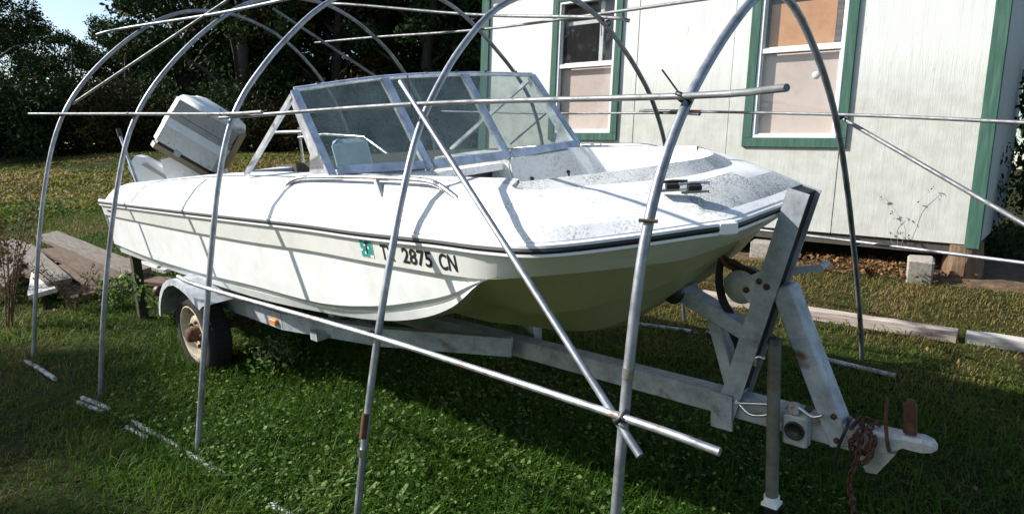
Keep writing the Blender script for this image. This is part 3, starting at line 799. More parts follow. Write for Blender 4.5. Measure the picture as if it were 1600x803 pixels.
# winch
b = MB()
b.prism([(-.80, -.055, .80), (-.745, -.055, .82), (-.735, -.055, .92), (-.77, -.055, .945), (-.85, -.055, .90), (-.855, -.055, .86)], (0, .006, 0))
wn = part(b, 'winch', M['galv_pale'])
b = MB(); b.prism([(-.80, .05, .80), (-.745, .05, .82), (-.735, .05, .92), (-.77, .05, .945), (-.85, .05, .90), (-.855, .05, .86)], (0, .006, 0)); part(b, 'side_plate', M['galv_pale'], wn)
b = MB(); b.lathe((-.855, -.045, .868), (0, 1, 0), [(0, -.002), (.066, 0), (.066, .005), (.028, .01), (.028, .075), (.066, .08), (.066, .085), (0, .087)], 28); part(b, 'winch_drum', M['galv_pale'], wn)
for x, z in ((-.775, .905), (-.825, .865)): b = MB(); b.lathe((x, -.055, z), (0, -1, 0), [(.013, 0), (.012, .008), (0, .01)], 6); part(b, 'bolt', M['rust'], wn)
b = MB(); b.tube([(-.78, .05, .90), (-.78, .11, .90)], .009, 8); b.bar((-.78, .11, .90), (-.62, .115, .935), .012, .028); b.tube([(-.62, .11, .935), (-.62, .19, .935)], .014, 8); part(b, 'winch_handle', M['galv'], wn)
# strap to the bow eye and its loose tail
b = MB()
def ribbon(mb, P, w, side):
    P = cr(P, 6); s_ = Vector(side).normalized() * w / 2
    mb.strip([p - s_ for p in P], [p + s_ for p in P], True); off = Vector((.002, .001, .002))
    mb.strip([p - s_ + off for p in P], [p + s_ + off for p in P], True, 0, True)
ribbon(b, [(-.93, 0, .94), (-.90, .005, .925), (-.875, 0, .90), (-.85, 0, .895)], .045, (0, 1, 0.2))
ribbon(b, [(-.95, -.01, .955), (-.955, -.02, .88), (-.94, -.02, .80), (-.915, -.01, .74), (-.90, -.02, .68), (-.872, -.01, .60), (-.855, -.01, .52)], .032, (.5, .7, .2))
part(b, 'winch_strap', M['strap'], wn)
b = MB(); b.tube(cr([(-.93, 0, .945), (-.90, -.01, .955), (-.87, .01, .93), (-.82, 0, .915)], 4), .012, 7); part(b, 'strap_hook', M['rust'], wn)
# jack on the near side of the tongue
b = MB(); b.tube([(-.69, -.115, .08), (-.69, -.115, .70)], .0235, 18); jk = part(b, 'tongue_jack', M['galv_dark'])
b = MB(); b.tube([(-.69, -.115, .698), (-.69, -.115, .716)], [.027, .022], 18); part(b, 'jack_cap', M['black'], jk)
b = MB(); b.tube([(-.69, -.115, .055), (-.69, -.115, .08)], .029, 18); b.box((-.72, -.143, .042), (-.66, -.087, .054)); part(b, 'jack_foot', M['white'], jk)
b = MB(); b.tube([(-.69, -.115, -.06), (-.69, -.115, .042)], .026, 12); part(b, 'jack_leg', M['black'], jk)
b = MB(); b.tube(cr([(-.715, -.14, .64), (-.74, -.15, .645), (-.745, -.15, .61)], 3), .007, 6); part(b, 'jack_pin', M['chrome'], jk)
b = MB(); b.box((-.665, -.095, .30), (-.575, -.046, .42), bev=.006); part(b, 'jack_mount', M['galv_pale'], jk)
b = MB(); b.lathe((-.618, -.096, .365), (0, -1, 0), [(.036, 0), (.036, .006), (.027, .006), (.027, .001), (0, .001)], 22); part(b, 'pivot_ring', M['black'], jk)
b = MB(); b.tube(cr([(-.66, -.07, .435), (-.62, -.08, .455), (-.57, -.07, .425), (-.53, -.07, .44)], 4), .007, 6); part(b, 'pivot_spring', M['chrome'], jk)
b = MB(); b.box((-.65, -.09, .421), (-.61, -.05, .46), bev=.005); part(b, 'pivot_pin', M['galv_pale'], jk)
b = MB(); b.tube(cr([(-.86, -.06, .405), (-.80, -.075, .372), (-.74, -.08, .385), (-.72, -.07, .40)], 4), .007, 6); part(b, 'loose_hook', M['chrome'], jk)
b = MB(); b.tube([(-.86, -.07, .40), (-.73, -.07, .43)], .006, 6); part(b, 'loose_hook', M['chrome'], jk)
b = MB(); b.box((-.93, -.05, .412), (-.86, .05, .432)); part(b, 'clamp_plate', M['galv'], post)
# coupler
b = MB()
prof = [(-.43, .040, .33, .400), (-.37, .042, .338, .412), (-.32, .040, .348, .414), (-.28, .031, .375, .417), (-.25, .031, .375, .419), (-.225, .030, .375, .422), (-.198, .021, .38, .416), (-.185, .007, .388, .405)]
for (x0, w0, a0, c0), (x1, w1, a1, c1) in zip(prof, prof[1:]):
    P = []
    for x, w, a, c in ((x0, w0, a0, c0), (x1, w1, a1, c1)): P += [(x, -w, a), (x, w, a), (x, w, c - .012), (x, w * .7, c), (x, -w * .7, c), (x, -w, c - .012)]
    b.add(P, [(i, (i + 1) % 6, 6 + (i + 1) % 6, 6 + i) for i in range(6)] + [(5, 4, 3, 2, 1, 0), (6, 7, 8, 9, 10, 11)], False)
cp = part(b, 'coupler', M['galv_pale'])
b = MB(); b.obox((-.270, 0, .475), (1, 0, 0), (0, 1, 0), (-.05, 0, 1), .020, .012, .056, bev=.004); b.lathe((-.271, 0, .528), (0, 0, 1), [(.014, 0), (.012, .015), (0, .018)], 8); part(b, 'latch_lever', M['rust'], cp)
b = MB(); b.tube(cr([(-.335, -.03, .545), (-.332, -.048, .47), (-.322, -.056, .40), (-.316, -.05, .36)], 4), .0065, 7); part(b, 'latch_pin', M['rust'], cp)
b = MB(); b.prism([(-.43, -.03, .325), (-.39, -.03, .245), (-.355, -.03, .25), (-.30, -.03, .345)], (0, .06, 0)); part(b, 'ball_clamp', M['galv_pale'], cp)
# rusty chain wrapped round the coupler, end hanging down
def chain(P, p_, name, r=.0038, ln=.027):
    P = cr(P, 14); acc, nxt, k = 0.0, 0.0, 0
    for i in range(1, len(P)):
        acc += (P[i] - P[i - 1]).length
        if acc >= nxt:
            t = (P[i] - P[i - 1]).normalized(); u = t.orthogonal().normalized(); w = t.cross(u)
            a = u if k % 2 else w
            c_ = P[i]; ring = []
            for j in range(9):
                g_ = 2 * math.pi * j / 8
                ring.append(c_ + t * math.cos(g_) * ln * .62 + a * math.sin(g_) * ln * .36)
            m_ = MB(); m_.tube(ring, r, 6, False); m_.build(name, M['rust'], p_)
            k += 1; nxt += ln * .78
ch = MB().tube([(-.44, -.055, .41), (-.44, .055, .41)], .007, 6); chn = part(ch, 'safety_chain', M['rust'])
loop = []
for k in range(17):
    a = -math.pi / 2 + 2 * math.pi * k / 10
    loop.append((-.435 + .0042 * k + .012 * math.sin(k * 2.1), .062 * math.cos(a) * -1, .368 + .060 * math.sin(a)))
chain(loop, chn, 'chain_link')
chain([(-.40, -.065, .40), (-.41, -.075, .30), (-.43, -.07, .22), (-.42, -.06, .12), (-.40, -.06, .04)], chn, 'chain_link')
chain([(-.36, -.06, .40), (-.37, -.07, .33), (-.40, -.07, .29)], chn, 'chain_link')
b = MB(); b.tube(cr([(-.47, .05, .40), (-.455, -.02, .425), (-.455, -.058, .40), (-.475, -.062, .33), (-.485, -.065, .27), (-.485, -.062, .22)], 6), .006, 7); part(b, 'safety_cable', M['black'])
# prop under the stern
b = MB(); b.bar((-5.80, -.72, -.02), (-5.66, -.72, .665), .065, .065, (0, 1, 0)); st = b.build('prop_post', M['liner'], None, BOAT)
tag(st, 'dark wooden prop post standing under the stern of the boat', 'post')
# ------------------------------------------------------------------ the pipe shelter round the boat
sf = thing('shelter_frame', 'bare galvanised pipe hoop frame with purlins and braces tied on, standing over the boat', 'pipe frame', (-3.2, 2.85, 0), G)
HX = [-5.607, -4.396, -3.185, -1.974, -0.763]
HP = [
 [(1.31, -.05), (1.42, .45), (1.50, .80), (1.62, 1.22), (1.73, 1.53), (1.84, 1.73), (2.01, 1.935), (2.20, 2.11), (2.46, 2.29), (2.62, 2.38), (2.91, 2.49), (3.3, 2.47), (3.75, 2.30), (4.1, 1.93), (4.32, 1.5), (4.42, 1.1), (4.40, .5), (4.36, -.05)],
 [(1.31, -.05), (1.40, .40), (1.48, .72), (1.63, 1.25), (1.73, 1.50), (1.81, 1.66), (1.95, 1.84), (2.16, 2.05), (2.44, 2.25), (2.65, 2.37), (2.95, 2.46), (3.36, 2.41), (3.57, 2.31), (3.77, 2.17), (3.93, 2.05), (4.1, 1.86), (4.33, 1.45), (4.42, 1.1), (4.38, -.05)],
 [(1.31, -.05), (1.43, .48), (1.55, .98), (1.65, 1.37), (1.74, 1.60), (1.82, 1.72), (1.93, 1.845), (2.09, 1.99), (2.37, 2.22), (2.70, 2.36), (3.08, 2.37), (3.4, 2.28), (3.65, 2.14), (3.83, 1.99), (4.01, 1.86), (4.13, 1.75), (4.28, 1.55), (4.41, 1.22), (4.41, .6), (4.37, -.05)],
 [(1.33, -.05), (1.45, .43), (1.56, .79), (1.66, 1.08), (1.78, 1.39), (1.86, 1.57), (1.97, 1.71), (2.14, 1.88), (2.37, 2.08), (2.72, 2.18), (3.07, 2.14), (3.28, 2.05), (3.48, 1.93), (3.69, 1.78), (3.88, 1.61), (4.05, 1.37), (4.22, .9), (4.36, .18), (4.40, -.05)],
 [(1.21, -.05), (1.25, .32), (1.30, .64), (1.35, .91), (1.40, 1.15), (1.45, 1.32), (1.51, 1.44), (1.59, 1.555), (1.70, 1.66), (1.84, 1.765), (2.0, 1.86), (2.16, 1.945), (2.36, 2.0), (2.58, 1.95), (2.82, 1.82), (3.07, 1.67), (3.29, 1.50), (3.56, 1.17), (3.76, .88), (4.02, .5), (4.21, .17), (4.30, -.05)]]
NEAR3 = [(-1.865, 1.24, -.05), (-1.865, 1.37, .50), (-1.865, 1.474, .84), (-1.865, 1.569, 1.114), (-1.885, 1.70, 1.403), (-1.91, 1.80, 1.574), (-1.933, 1.925, 1.71), (-1.953, 2.118, 1.878)]
def pol(i):
    P = [Vector((HX[i], y, z)) for y, z in HP[i]]
    return P if i != 3 else [Vector(p) for p in NEAR3] + P[8:]
def smooth(P):
    Q = [P[0]] + [(P[k - 1] + P[k] * 2 + P[k + 1]) / 4 for k in range(1, len(P) - 1)] + [P[-1]]
    return Q
hoops = []
for i in range(5):
    m_ = MB(); P = cr(smooth(pol(i)), 4); m_.tube(P, .0138, 14)
    h_ = m_.build('hoop', M['pipe'], sf); hoops.append(h_)
    if i in (2, 3, 4):                        # swaged joints with a shiny collar
        for zc, yy in (((.33, 1.400) if i == 2 else (.42, 1.347) if i == 3 else (.99, 1.367)),) :
            y2 = yy + .006
            m_ = MB(); xx = -1.865 if i == 3 else HX[i]; m_.tube([(xx, yy, zc), (xx, y2, zc + .028)], .0152, 14); m_.build('collar', M['chrome'], h_)
m_ = MB(); m_.tube([(-1.865, 1.364, .485), (-1.865, 1.389, .575)], [.0143, .0141], 14); m_.build('rust_band', M['rust'], hoops[3])
m_ = MB(); m_.tube([(HX[4] - .0155, 1.457, 1.375), (HX[4] + .030, 1.466, 1.374)], .0045, 8); m_.build('through_bolt', M['rust'], hoops[4])
def purlin(P, r=.0088, m='pipe_dull', name='purlin', n=4):
    m_ = MB(); m_.tube(cr(P, n), r, 10); return m_.build(name, M[m], sf)
purlin([(-6.05, 1.745, 1.705), (HX[0], 1.803, 1.694), (HX[1], 1.782, 1.675), (HX[2], 1.715, 1.658), (-2.8, 1.70, 1.661)])
purlin([(-3.20, 1.712, 1.640), (-1.925, 1.785, 1.669), (HX[4], 1.655, 1.666), (-.45, 1.49, 1.679)])
lo = purlin([(-3.52, 1.525, .836), (HX[2], 1.487, .838), (-1.865, 1.445, .862), (HX[4], 1.328, .904), (-.5, 1.31, .90)], .0105, 'pipe_rusty')
m_ = MB(); m_.tube([(-3.03, 1.494, .832), (-2.92, 1.500, .829)], .0109, 10); m_.build('rust_patch', M['rust'], lo)
purlin([(-6.0, 2.30, 2.285), (-5.88, 2.33, 2.298), (HX[0], 2.44, 2.318), (HX[1], 2.425, 2.282), (-3.45, 2.39, 2.27)], .0095, 'pipe')
purlin([(-4.75, 3.54, 2.44), (HX[1], 3.48, 2.41), (HX[2], 3.60, 2.215), (HX[3], 3.27, 2.06), (-1.8, 3.27, 2.025)], .010)
purlin([(-5.25, 3.80, 2.20), (HX[1], 3.765, 2.175), (HX[2], 3.645, 2.118), (HX[3], 3.33, 2.085), (-1.2, 2.96, 2.05), (HX[4], 2.75, 2.03)])
purlin([(HX[1], 4.47, 1.55), (HX[2], 4.36, 1.516), (HX[3], 3.99, 1.518), (-1.6, 3.72, 1.518)], .0075)
p6 = purlin([(-2.2, 4.13, 1.530), (HX[3], 3.985, 1.531), (HX[4], 3.31, 1.527), (-.05, 2.9, 1.51), (.12, 2.8, 1.505)], .0075)
m_ = MB(); m_.tube([(-2.14, 4.095, 1.531), (-1.62, 3.785, 1.530)], .0108, 10); m_.build('rusty_sleeve', M['rust'], p6)
purlin([(-1.6, 4.28, .757), (-1.338, 4.2, .769), (HX[4], 3.86, .829), (-.04, 3.5, .884), (.1, 3.42, .895)], .0085, 'pipe')
def brace(a, b, r=.0095, m='pipe_dull'): return purlin([a, b], r, m, 'brace', 1)
brace((-2.005, 1.825, 1.755), (-.695, 1.305, .828), .0105, 'pipe')
brace((HX[0], 1.90, 1.76), (-4.36, 2.51, 2.37), .009)
brace((-5.2, 3.38, 2.46), (-4.80, 4.1, 1.87), .0125)
brace((HX[4], 3.325, 1.515), (.02, 2.76, 1.15), .009)
brace((-3.47, 4.3, 1.28), (-3.12, 4.32, 1.515), .009)
# black zip ties at the crossings, tails sticking out
def tie(c, ax, tail=None, r=.020):
    m_ = MB(); c = Vector(c); ax = Vector(ax).normalized()
    m_.lathe(c, ax, [(r, -.006), (r + .0025, -.006), (r + .0025, .006), (r, .006)], 14)
    if tail: m_.bar(c + Vector(tail) * .15, c + Vector(tail), .004, .0025, (1, 0, 0))
    o = m_.build('cable_tie', M['black'], sf); return o
tie((HX[0], 1.812, 1.69), (.3, .5, 1)); tie((HX[1], 1.79, 1.672), (.3, .5, 1)); tie((HX[2], 1.725, 1.652), (.3, .4, 1), (.03, -.03, .03))
tie((-1.927, 1.80, 1.665), (.3, .4, 1), (.012, -.02, .11)); tie((-1.895, 1.785, 1.669), (1, .1, 0), None, .0135)
tie((HX[4], 1.667, 1.66), (.5, .6, 1), (-.05, -.02, .075), .023)
tie((HX[4], 1.335, .90), (.7, .1, -.6), None, .022); tie((HX[4] + .012, 1.34, .90), (.2, .2, 1), None, .024); tie((-1.865, 1.46, .862), (.1, .3, 1), None, .021)
tie((HX[0], 2.452, 2.31), (0, .8, .6)); tie((HX[1], 2.435, 2.275), (0, .8, .6)); tie((HX[3], 3.275, 2.055), (0, .8, -.6), (.0, 0, -.09)); tie((HX[3], 3.335, 2.03), (0, .8, -.6)); tie((HX[2], 3.62, 2.2), (0, .8, -.6))
tie((HX[4], 3.30, 1.52), (0, .5, -1)); tie((HX[3], 3.98, 1.525), (0, .3, -1)); tie((HX[4], 3.865, .828), (0, .5, -1))
# broken white pipe lengths lying along both feet
for a, b_ in (((-5.50, 1.245), (-4.93, 1.248)), ((-4.44, 1.238), (-4.10, 1.268)), ((-3.84, 1.281), (-2.86, 1.293)), ((-2.47, 1.287), (-2.0, 1.305))):
    m_ = MB(); m_.tube([(a[0], a[1], .012), ((a[0] + b_[0]) / 2, (a[1] + b_[1]) / 2, .02), (b_[0], b_[1], .014)], .015, 12); m_.build('ground_rail', M['pvc'], sf)
for a, b_ in (((-4.40, 1.20), (-4.12, 1.235)), ((-3.80, 1.235), (-3.55, 1.245))):
    m_ = MB(); m_.tube([(a[0], a[1], .01), (b_[0], b_[1], .012)], .013, 10); m_.build('ground_rail', M['pvc'], sf)
for a, b_ in (((-2.36, 4.07), (-1.82, 4.155)), ((-1.72, 4.19), (-1.25, 4.165)), ((-.95, 4.125), (-.55, 4.08))):
    m_ = MB(); m_.tube([(a[0], a[1], .02), (b_[0], b_[1], .02)], .015, 10); m_.build('ground_rail', M['pvc'], sf)

# ------------------------------------------------------------------ the house
HY = 6.4
hs = thing('house', 'white panel-sided cottage with dark green trim and two sash windows, raised on blocks', 'house', (-3.1, HY, 1.16))
def hpart(mb, name, m, p=None): return mb.build(name, m, p or hs)
HXL, HXR, HB, HT, HD = -5.84, -.375, 1.164, 4.0, 4.6
WIN = [(-4.738, -3.806, 1.985, 3.64), (-2.392, -1.452, 1.935, 3.66)]        # outer edges of the green casing
ed = [HXL + .03, -4.68, -3.61, -2.555, -1.505, HXR - .03]
def rects(x0, x1, z0, z1, holes):
    xsr = sorted({x0, x1, *[min(max(h, x0), x1) for w in holes for h in w[:2]]})
    zsr = sorted({z0, z1, *[min(max(h, z0), z1) for w in holes for h in w[2:]]})
    out = []
    for a, b_ in zip(xsr, xsr[1:]):
        for c, d in zip(zsr, zsr[1:]):
            if not any(w[0] < (a + b_) / 2 < w[1] and w[2] < (c + d) / 2 < w[3] for w in holes): out.append((a, b_, c, d))
    return out
holes = [(a + .03, b_ - .03, c + .03, d - .03) for a, b_, c, d in WIN]
for k, (x0, x1) in enumerate(zip(ed, ed[1:])):
    b = MB(); dy = [0, .004, .001, .005, .002][k]
    for a, b_, c, d in rects(x0 + .0035, x1 - .0035, HB, HT - .02, holes): b.box((a, HY - dy, c), (b_, HY + .016, d))
    hpart(b, 'siding_panel', M['siding'])
b = MB()
for a, b_, c, d in rects(HXL + .02, HXR - .02, HB + .005, HT, holes): b.box((a, HY + .017, c), (b_, HY + .09, d))
hpart(b, 'front_wall', M['roomdark'])
b = MB(); b.box((HXR - .10, HY + .09, HB), (HXR - .02, HY + HD, HT)); b.box((HXL + .02, HY + .09, HB), (HXL + .10, HY + HD, HT)); b.box((HXL + .10, HY + HD - .1, HB), (HXR - .1, HY + HD, HT)); hpart(b, 'side_wall', M['shade_wall'])
b = MB(); b.box((HXL + .05, HY + .02, HB - .10), (HXR - .05, HY + HD, HB - .002)); hpart(b, 'floor_frame', M['liner'])
b = MB(); b.box((HXL + .1, HY + 2.6, HB), (HXR - .1, HY + 2.7, HT)); hpart(b, 'inner_wall', M['shade_wall'])
for x0, x1 in ((HXR - .10, HXR + .005), (HXL - .005, HXL + .12)):
    b = MB(); b.box((x0, HY - .028, HB - .03), (x1, HY - .006, HT - .03), bev=.003); hpart(b, 'corner_board', M['green'])
b = MB(); b.box((HXR - .018, HY - .004, HB - .03), (HXR + .004, HY + .09, HT - .03)); hpart(b, 'corner_board', M['green'])
b = MB(); b.box((HXR - .1, HY + .012, HB - .10), (HXR + .002, HY + .1, HB - .032)); hpart(b, 'rotten_corner', M['pier'])
# roof
b = MB(); e = .28; mz = HT + 1.25; ym = HY + HD / 2
for s, y0 in ((1, HY - e), (-1, HY + HD + e)):
    b.prism([(HXL - e, y0, HT - .02), (HXR + e, y0, HT - .02), (HXR + e, ym, mz), (HXL - e, ym, mz)] if s > 0 else [(HXR + e, y0, HT - .02), (HXL - e, y0, HT - .02), (HXL - e, ym, mz + .001), (HXR + e, ym, mz + .001)], (0, 0, .06))
hpart(b, 'roof', M['roof'])
for x in (HXL + .03, HXR - .09):
    b = MB(); b.prism([(x, HY + .1, HT), (x, HY + HD, HT), (x, ym, mz - .03)], (.06, 0, 0)); hpart(b, 'gable', M['shade_wall'])
# windows
for k, (x0, x1, z0, z1) in enumerate(WIN):
    t = .082 if k == 0 else .088
    b = MB(); y0, y1 = HY - .030, HY - .007
    b.box((x0, y0, z0), (x1, y1, z0 + t), bev=.003); b.box((x0, y0 - .001, z0 + t + .001), (x0 + t, y1, z1), bev=.003); b.box((x1 - t, y0 - .001, z0 + t + .001), (x1, y1, z1), bev=.003); b.box((x0 + t, y0, z1 - t), (x1 - t, y1, z1), bev=.003)
    w = hpart(b, 'window', M['green'])
    if k == 1: w['label'] = 'window closed with orange and pink boards'
    X0, X1, Z0, Z1 = x0 + t, x1 - t, z0 + t, z1 - t
    b = MB(); f = .028
    b.box((X0, HY - .02, Z0), (X1, HY + .05, Z0 + f), bev=.002); b.box((X0, HY - .019, Z0 + f), (X0 + f, HY + .05, Z1)); b.box((X1 - f, HY - .019, Z0 + f), (X1, HY + .05, Z1)); b.box((X0 + f, HY - .02, Z1 - f), (X1 - f, HY + .05, Z1))
    hpart(b, 'frame', M['sash'], w)
    zm = 2.83 if k == 0 else 2.835
    b = MB(); b.box((X0 + f, HY - .012, zm - .022), (X1 - f, HY + .012, zm + .022), bev=.002); hpart(b, 'sash_rail', M['sash'], w)
    for a, c in ((Z0 + f, zm - .022), (zm + .022, Z1 - f)):
        b = MB(); y = HY + (.004 if a < zm - .1 else .02)
        b.box((X0 + f, y, a), (X0 + f + .016, y + .018, c)); b.box((X1 - f - .016, y, a), (X1 - f, y + .018, c)); b.box((X0 + f + .016, y, a), (X1 - f - .016, y + .018, a + .016))
        hpart(b, 'sash', M['sash'], w)
        b = MB(); b.box((X0 + f + .016, y + .006, a + .016), (X1 - f - .016, y + .009, c)); hpart(b, 'pane', M['pane'], w)
    b = MB(); b.box((X0 + f + .002, HY + .060, Z0 + f), (X1 - f - .002, HY + .07, zm - .02)); hpart(b, 'board', M['pinkboard'], w)
    if k == 1:
        b = MB(); b.box((X0 + f + .04, HY + .060, zm + .02), (X1 - f - .085, HY + .07, Z1 - .30)); hpart(b, 'board', M['plywood'], w)
        b = MB(); b.box((X1 - f - .08, HY + .05, zm + .02), (X1 - f - .03, HY + .068, Z1 - .1)); hpart(b, 'board', M['board_grey'], w)
        b = MB(); b.lathe((x1 - .33, HY + .058, 2.60), (0, -1, 0), [(.034, -.001), (.034, .001), (0, .001)], 18); hpart(b, 'board_spot', M['white_spot'], w)  # small round white spot over the lower board
    else:
        b = MB(); b.box((X1 - .25, HY + .06, zm), (X1 - .205, HY + .085, Z1 - .02)); b.box((X0 + .09, HY + .06, Z1 - .26), (X1 - .15, HY + .08, Z1 - .22)); hpart(b, 'inner_frame', M['sash'], w)

# ------------------------------------------------------------------ things on the ground
def gm(x, y, dz=0, rz=0.0, rx=0.0, ry=0.0):
    """frame standing on the yard at x, y"""
    from mathutils import Euler
    return Matrix.Translation((x, y * CA, g1(x, y * CA) + dz)) @ Matrix.Rotation(SLOPE, 4, 'X') @ Euler((rx, ry, rz)).to_matrix().to_4x4()
def rough(mb, amt, seed):
    r = random.Random(seed); mb.v = [(x + r.uniform(-amt, amt), y + r.uniform(-amt, amt), z + r.uniform(-amt, amt)) for x, y, z in mb.v]; return mb
def plank(name, label, cat, x, y, ln, wd_, th, m, rz, dz, rx=0, ry=0, group=None, seg=6):
    b = MB(); r = random.Random(int(x * 991 + y * 77))
    ring = []
    for i in range(seg + 1):
        t = -ln / 2 + ln * i / seg; w = wd_ / 2 * (1 + r.uniform(-.05, .05)); z = r.uniform(-.004, .004)
        ring.append([(t, -w, -th / 2 + z), (t, w, -th / 2 + z), (t, w, th / 2 + z), (t, -w, th / 2 + z)])
    vs = [v for q in ring for v in q]; fs = [(3, 2, 1, 0), tuple(seg * 4 + k for k in range(4))]
    for i in range(seg):
        for k in range(4): fs.append((i * 4 + k, i * 4 + (k + 1) % 4, i * 4 + 4 + (k + 1) % 4, i * 4 + 4 + k))
    b.add(vs, fs)
    o = b.build(name, M[m], None, gm(x, y, dz, rz, rx, ry)); tag(o, label, cat, group); return o
plank('landscape_timber', 'long weathered landscape timber lying in the grass in front of the cottage', 'timber', -1.20, 4.90, 1.72, .085, .075, 'timber', .0, .035, seg=14)
plank('landscape_timber', 'pale end timber lying butted to the long weathered one at the right edge', 'timber', .28, 4.945, 1.15, .085, .072, 'board_pale', .03, .032, seg=8)
PL = [(-8.55, 2.72, 3.2, .24, .045, 'board_grey', -.06, .20, 'long grey plank along the back of the old lumber heap'),
      (-8.05, 2.47, 2.3, .26, .04, 'board_brown', -.10, .17, 'wide brown plank in the middle of the old lumber heap'),
      (-7.45, 2.30, 1.4, .22, .04, 'board_brown', -.02, .13, 'short brown plank at the boat end of the lumber heap'),
      (-8.35, 2.18, 2.6, .20, .04, 'board_grey', -.16, .22, 'grey plank with a pale end slanting across the lumber heap'),
      (-7.55, 1.98, 1.2, .22, .04, 'board_pale', -.30, .16, 'bleached short plank jutting out of the lumber heap'),
      (-8.30, 1.86, 1.7, .17, .04, 'board_grey', -.36, .20, 'narrow grey plank jutting towards the yard from the heap'),
      (-8.25, 1.62, 1.5, .18, .045, 'board_pale', -.42, .13, 'bleached plank at the left front of the lumber heap'),
      (-8.9, 2.0, 2.0, .2, .04, 'board_brown', .12, .12, 'brown plank buried at the left end of the lumber heap'),
      (-7.1, 2.62, 1.3, .16, .04, 'board_brown', .22, .07, 'brown board lying flat beyond the dark prop post'),
      (-7.9, 2.95, 1.6, .10, .04, 'board_pale', .05, .05, 'thin bleached strip lying at the back of the heap'),
      (-9.6, 2.45, 2.2, .22, .05, 'board_grey', -.05, .10, 'grey plank sticking out at the far left of the heap'),
      (-8.0, 2.2, 2.4, .3, .05, 'board_brown', -.05, .05, 'bottom brown plank under the rest of the lumber heap')]
for k, (x, y, ln, w, th, m, rz, dz, lab) in enumerate(PL):
    plank('plank', lab, 'plank', x, y, ln, w, th, m, rz, dz * .72, rnd.uniform(-.12, .12), rnd.uniform(-.03, .03), 'planks in the old lumber heap')
def block(x, y, sx, sy, sz, lab, rz=0.0, rx=0.0, cav=True):
    b = MB(); b.box((-sx / 2, -sy / 2, 0), (sx / 2, sy / 2, sz), bev=.012)
    o = rough(b, .006, int(x * 100)).build('concrete_block', M['block'], None, gm(x, y, -.02, rz, rx)); tag(o, lab, 'block', 'concrete blocks under the cottage'); return o
block(-.745, 6.27, .19, .2, .215, 'grey concrete block standing on edge in front of the brown pier', .15)
block(-2.02, 6.50, .38, .2, .20, 'grey concrete block under the cottage just behind the bow of the boat', .05)
block(-3.6, 6.6, .38, .2, .22, 'concrete block under the cottage wall hidden behind the boat', .02)
b = MB(); b.lathe((0, 0, 0), (0, 0, 1), [(.15, -.05), (.145, .15), (.135, .32), (0, .32)], 14, smooth=False)
pr_ = rough(b, .012, 5).build('timber_pier', M['pier'], None, gm(-.48, 6.60, 0)); tag(pr_, 'split brown wooden pier under the right corner of the cottage', 'pier')
b = MB()
xs_ = np.linspace(HXL, HXR + .5, 40); V_ = []
dz_ = MB(); nx2, ny2 = 44, 14
for i in range(nx2):
    for j in range(ny2):
        x = -5.6 + i * 5.8 / (nx2 - 1); y = 6.12 + j * 2.2 / (ny2 - 1)
        h_ = .012 + .10 * float(vnoise(x * 2.3, y * 2.3, 9)) * min(1, j / 3) * (1 if -1.65 < x < -.2 else .3) + (-.03 if i in (0, nx2 - 1) or j in (0, ny2 - 1) else 0)
        dz_.v.append((x, y, g1(x, y) + h_))
for i in range(nx2 - 1):
    for j in range(ny2 - 1):
        dz_.f.append((i * ny2 + j, (i + 1) * ny2 + j, (i + 1) * ny2 + j + 1, i * ny2 + j + 1)); dz_.sm.append(True); dz_.mi.append(0)
o = dz_.build('bare_dirt', M['dirt']); tag(o, kind='structure')

# ------------------------------------------------------------------ leaves, grass, trees
def quads(c, nrm, up, w, h):
    """leaf quads (diamonds) as 2 triangles; arrays of centres, normals, long axes, sizes"""
    up = up - nrm * (up * nrm).sum(1, keepdims=True); up /= np.linalg.norm(up, axis=1, keepdims=True) + 1e-9
    sd = np.cross(up, nrm)
    a, b_, c_, d = c - up * h[:, None] / 2, c + sd * w[:, None] / 2 - up * h[:, None] * .05, c + up * h[:, None] / 2, c - sd * w[:, None] / 2 - up * h[:, None] * .05
    v = np.stack([a, b_, c_, d], 1).reshape(-1, 3)
    k = np.arange(len(c))[:, None] * 4
    return v, np.concatenate([k + np.array([[0, 1, 2, 3]])], 0)
def unit(r, n):
    v = r.normal(size=(n, 3)); return v / np.linalg.norm(v, axis=1, keepdims=True)
# grass blades
def blades(x, y, hgt, wid, lean, tint, r, z0=None):
    n = len(x); z = gz(x, y) - .005 if z0 is None else z0
    a = r.uniform(0, 2 * np.pi, n); d = np.stack([np.cos(a), np.sin(a)], 1); s_ = np.stack([-d[:, 1], d[:, 0]], 1)
    p = np.stack([x, y, z], 1); L_ = lean * hgt
    def at(t, l, w):
        q = p.copy(); q[:, 2] += hgt * t; q[:, :2] += d * (L_ * l)[:, None]
        q1, q2 = q.copy(), q.copy(); q1[:, :2] += s_ * (wid * w / 2)[:, None]; q2[:, :2] -= s_ * (wid * w / 2)[:, None]
        return q1, q2
    a0, a1 = at(0, 0, 1); b0, b1 = at(.55, .3, .8); tp = p.copy(); tp[:, 2] += hgt * (1 - .35 * np.minimum(lean, 1.4)); tp[:, :2] += d * L_[:, None]
    v = np.stack([a0, a1, b0, b1, tp], 1).reshape(-1, 3)
    k = np.arange(n)[:, None] * 5
    f = np.concatenate([k + [[0, 1, 3]], k + [[0, 3, 2]], k + [[2, 3, 4]]], 0)
    return v, f, np.repeat(np.clip(tint, 0, 1), 5)
r = R_(11)
def boost(x, y):
    """how green and thick the turf is, 0..1"""
    lush = np.clip(1.1 - np.hypot((x + 2.3) / 2.6, (y - 2.1) / 1.25), 0, 1)
    n = vnoise(x * 1.7, y * 1.7, 5) * .6 + vnoise(x * 5.1, y * 5.1, 6) * .4
    return np.clip(lush * 1.2 + (n - .35) * .8, 0, 1)
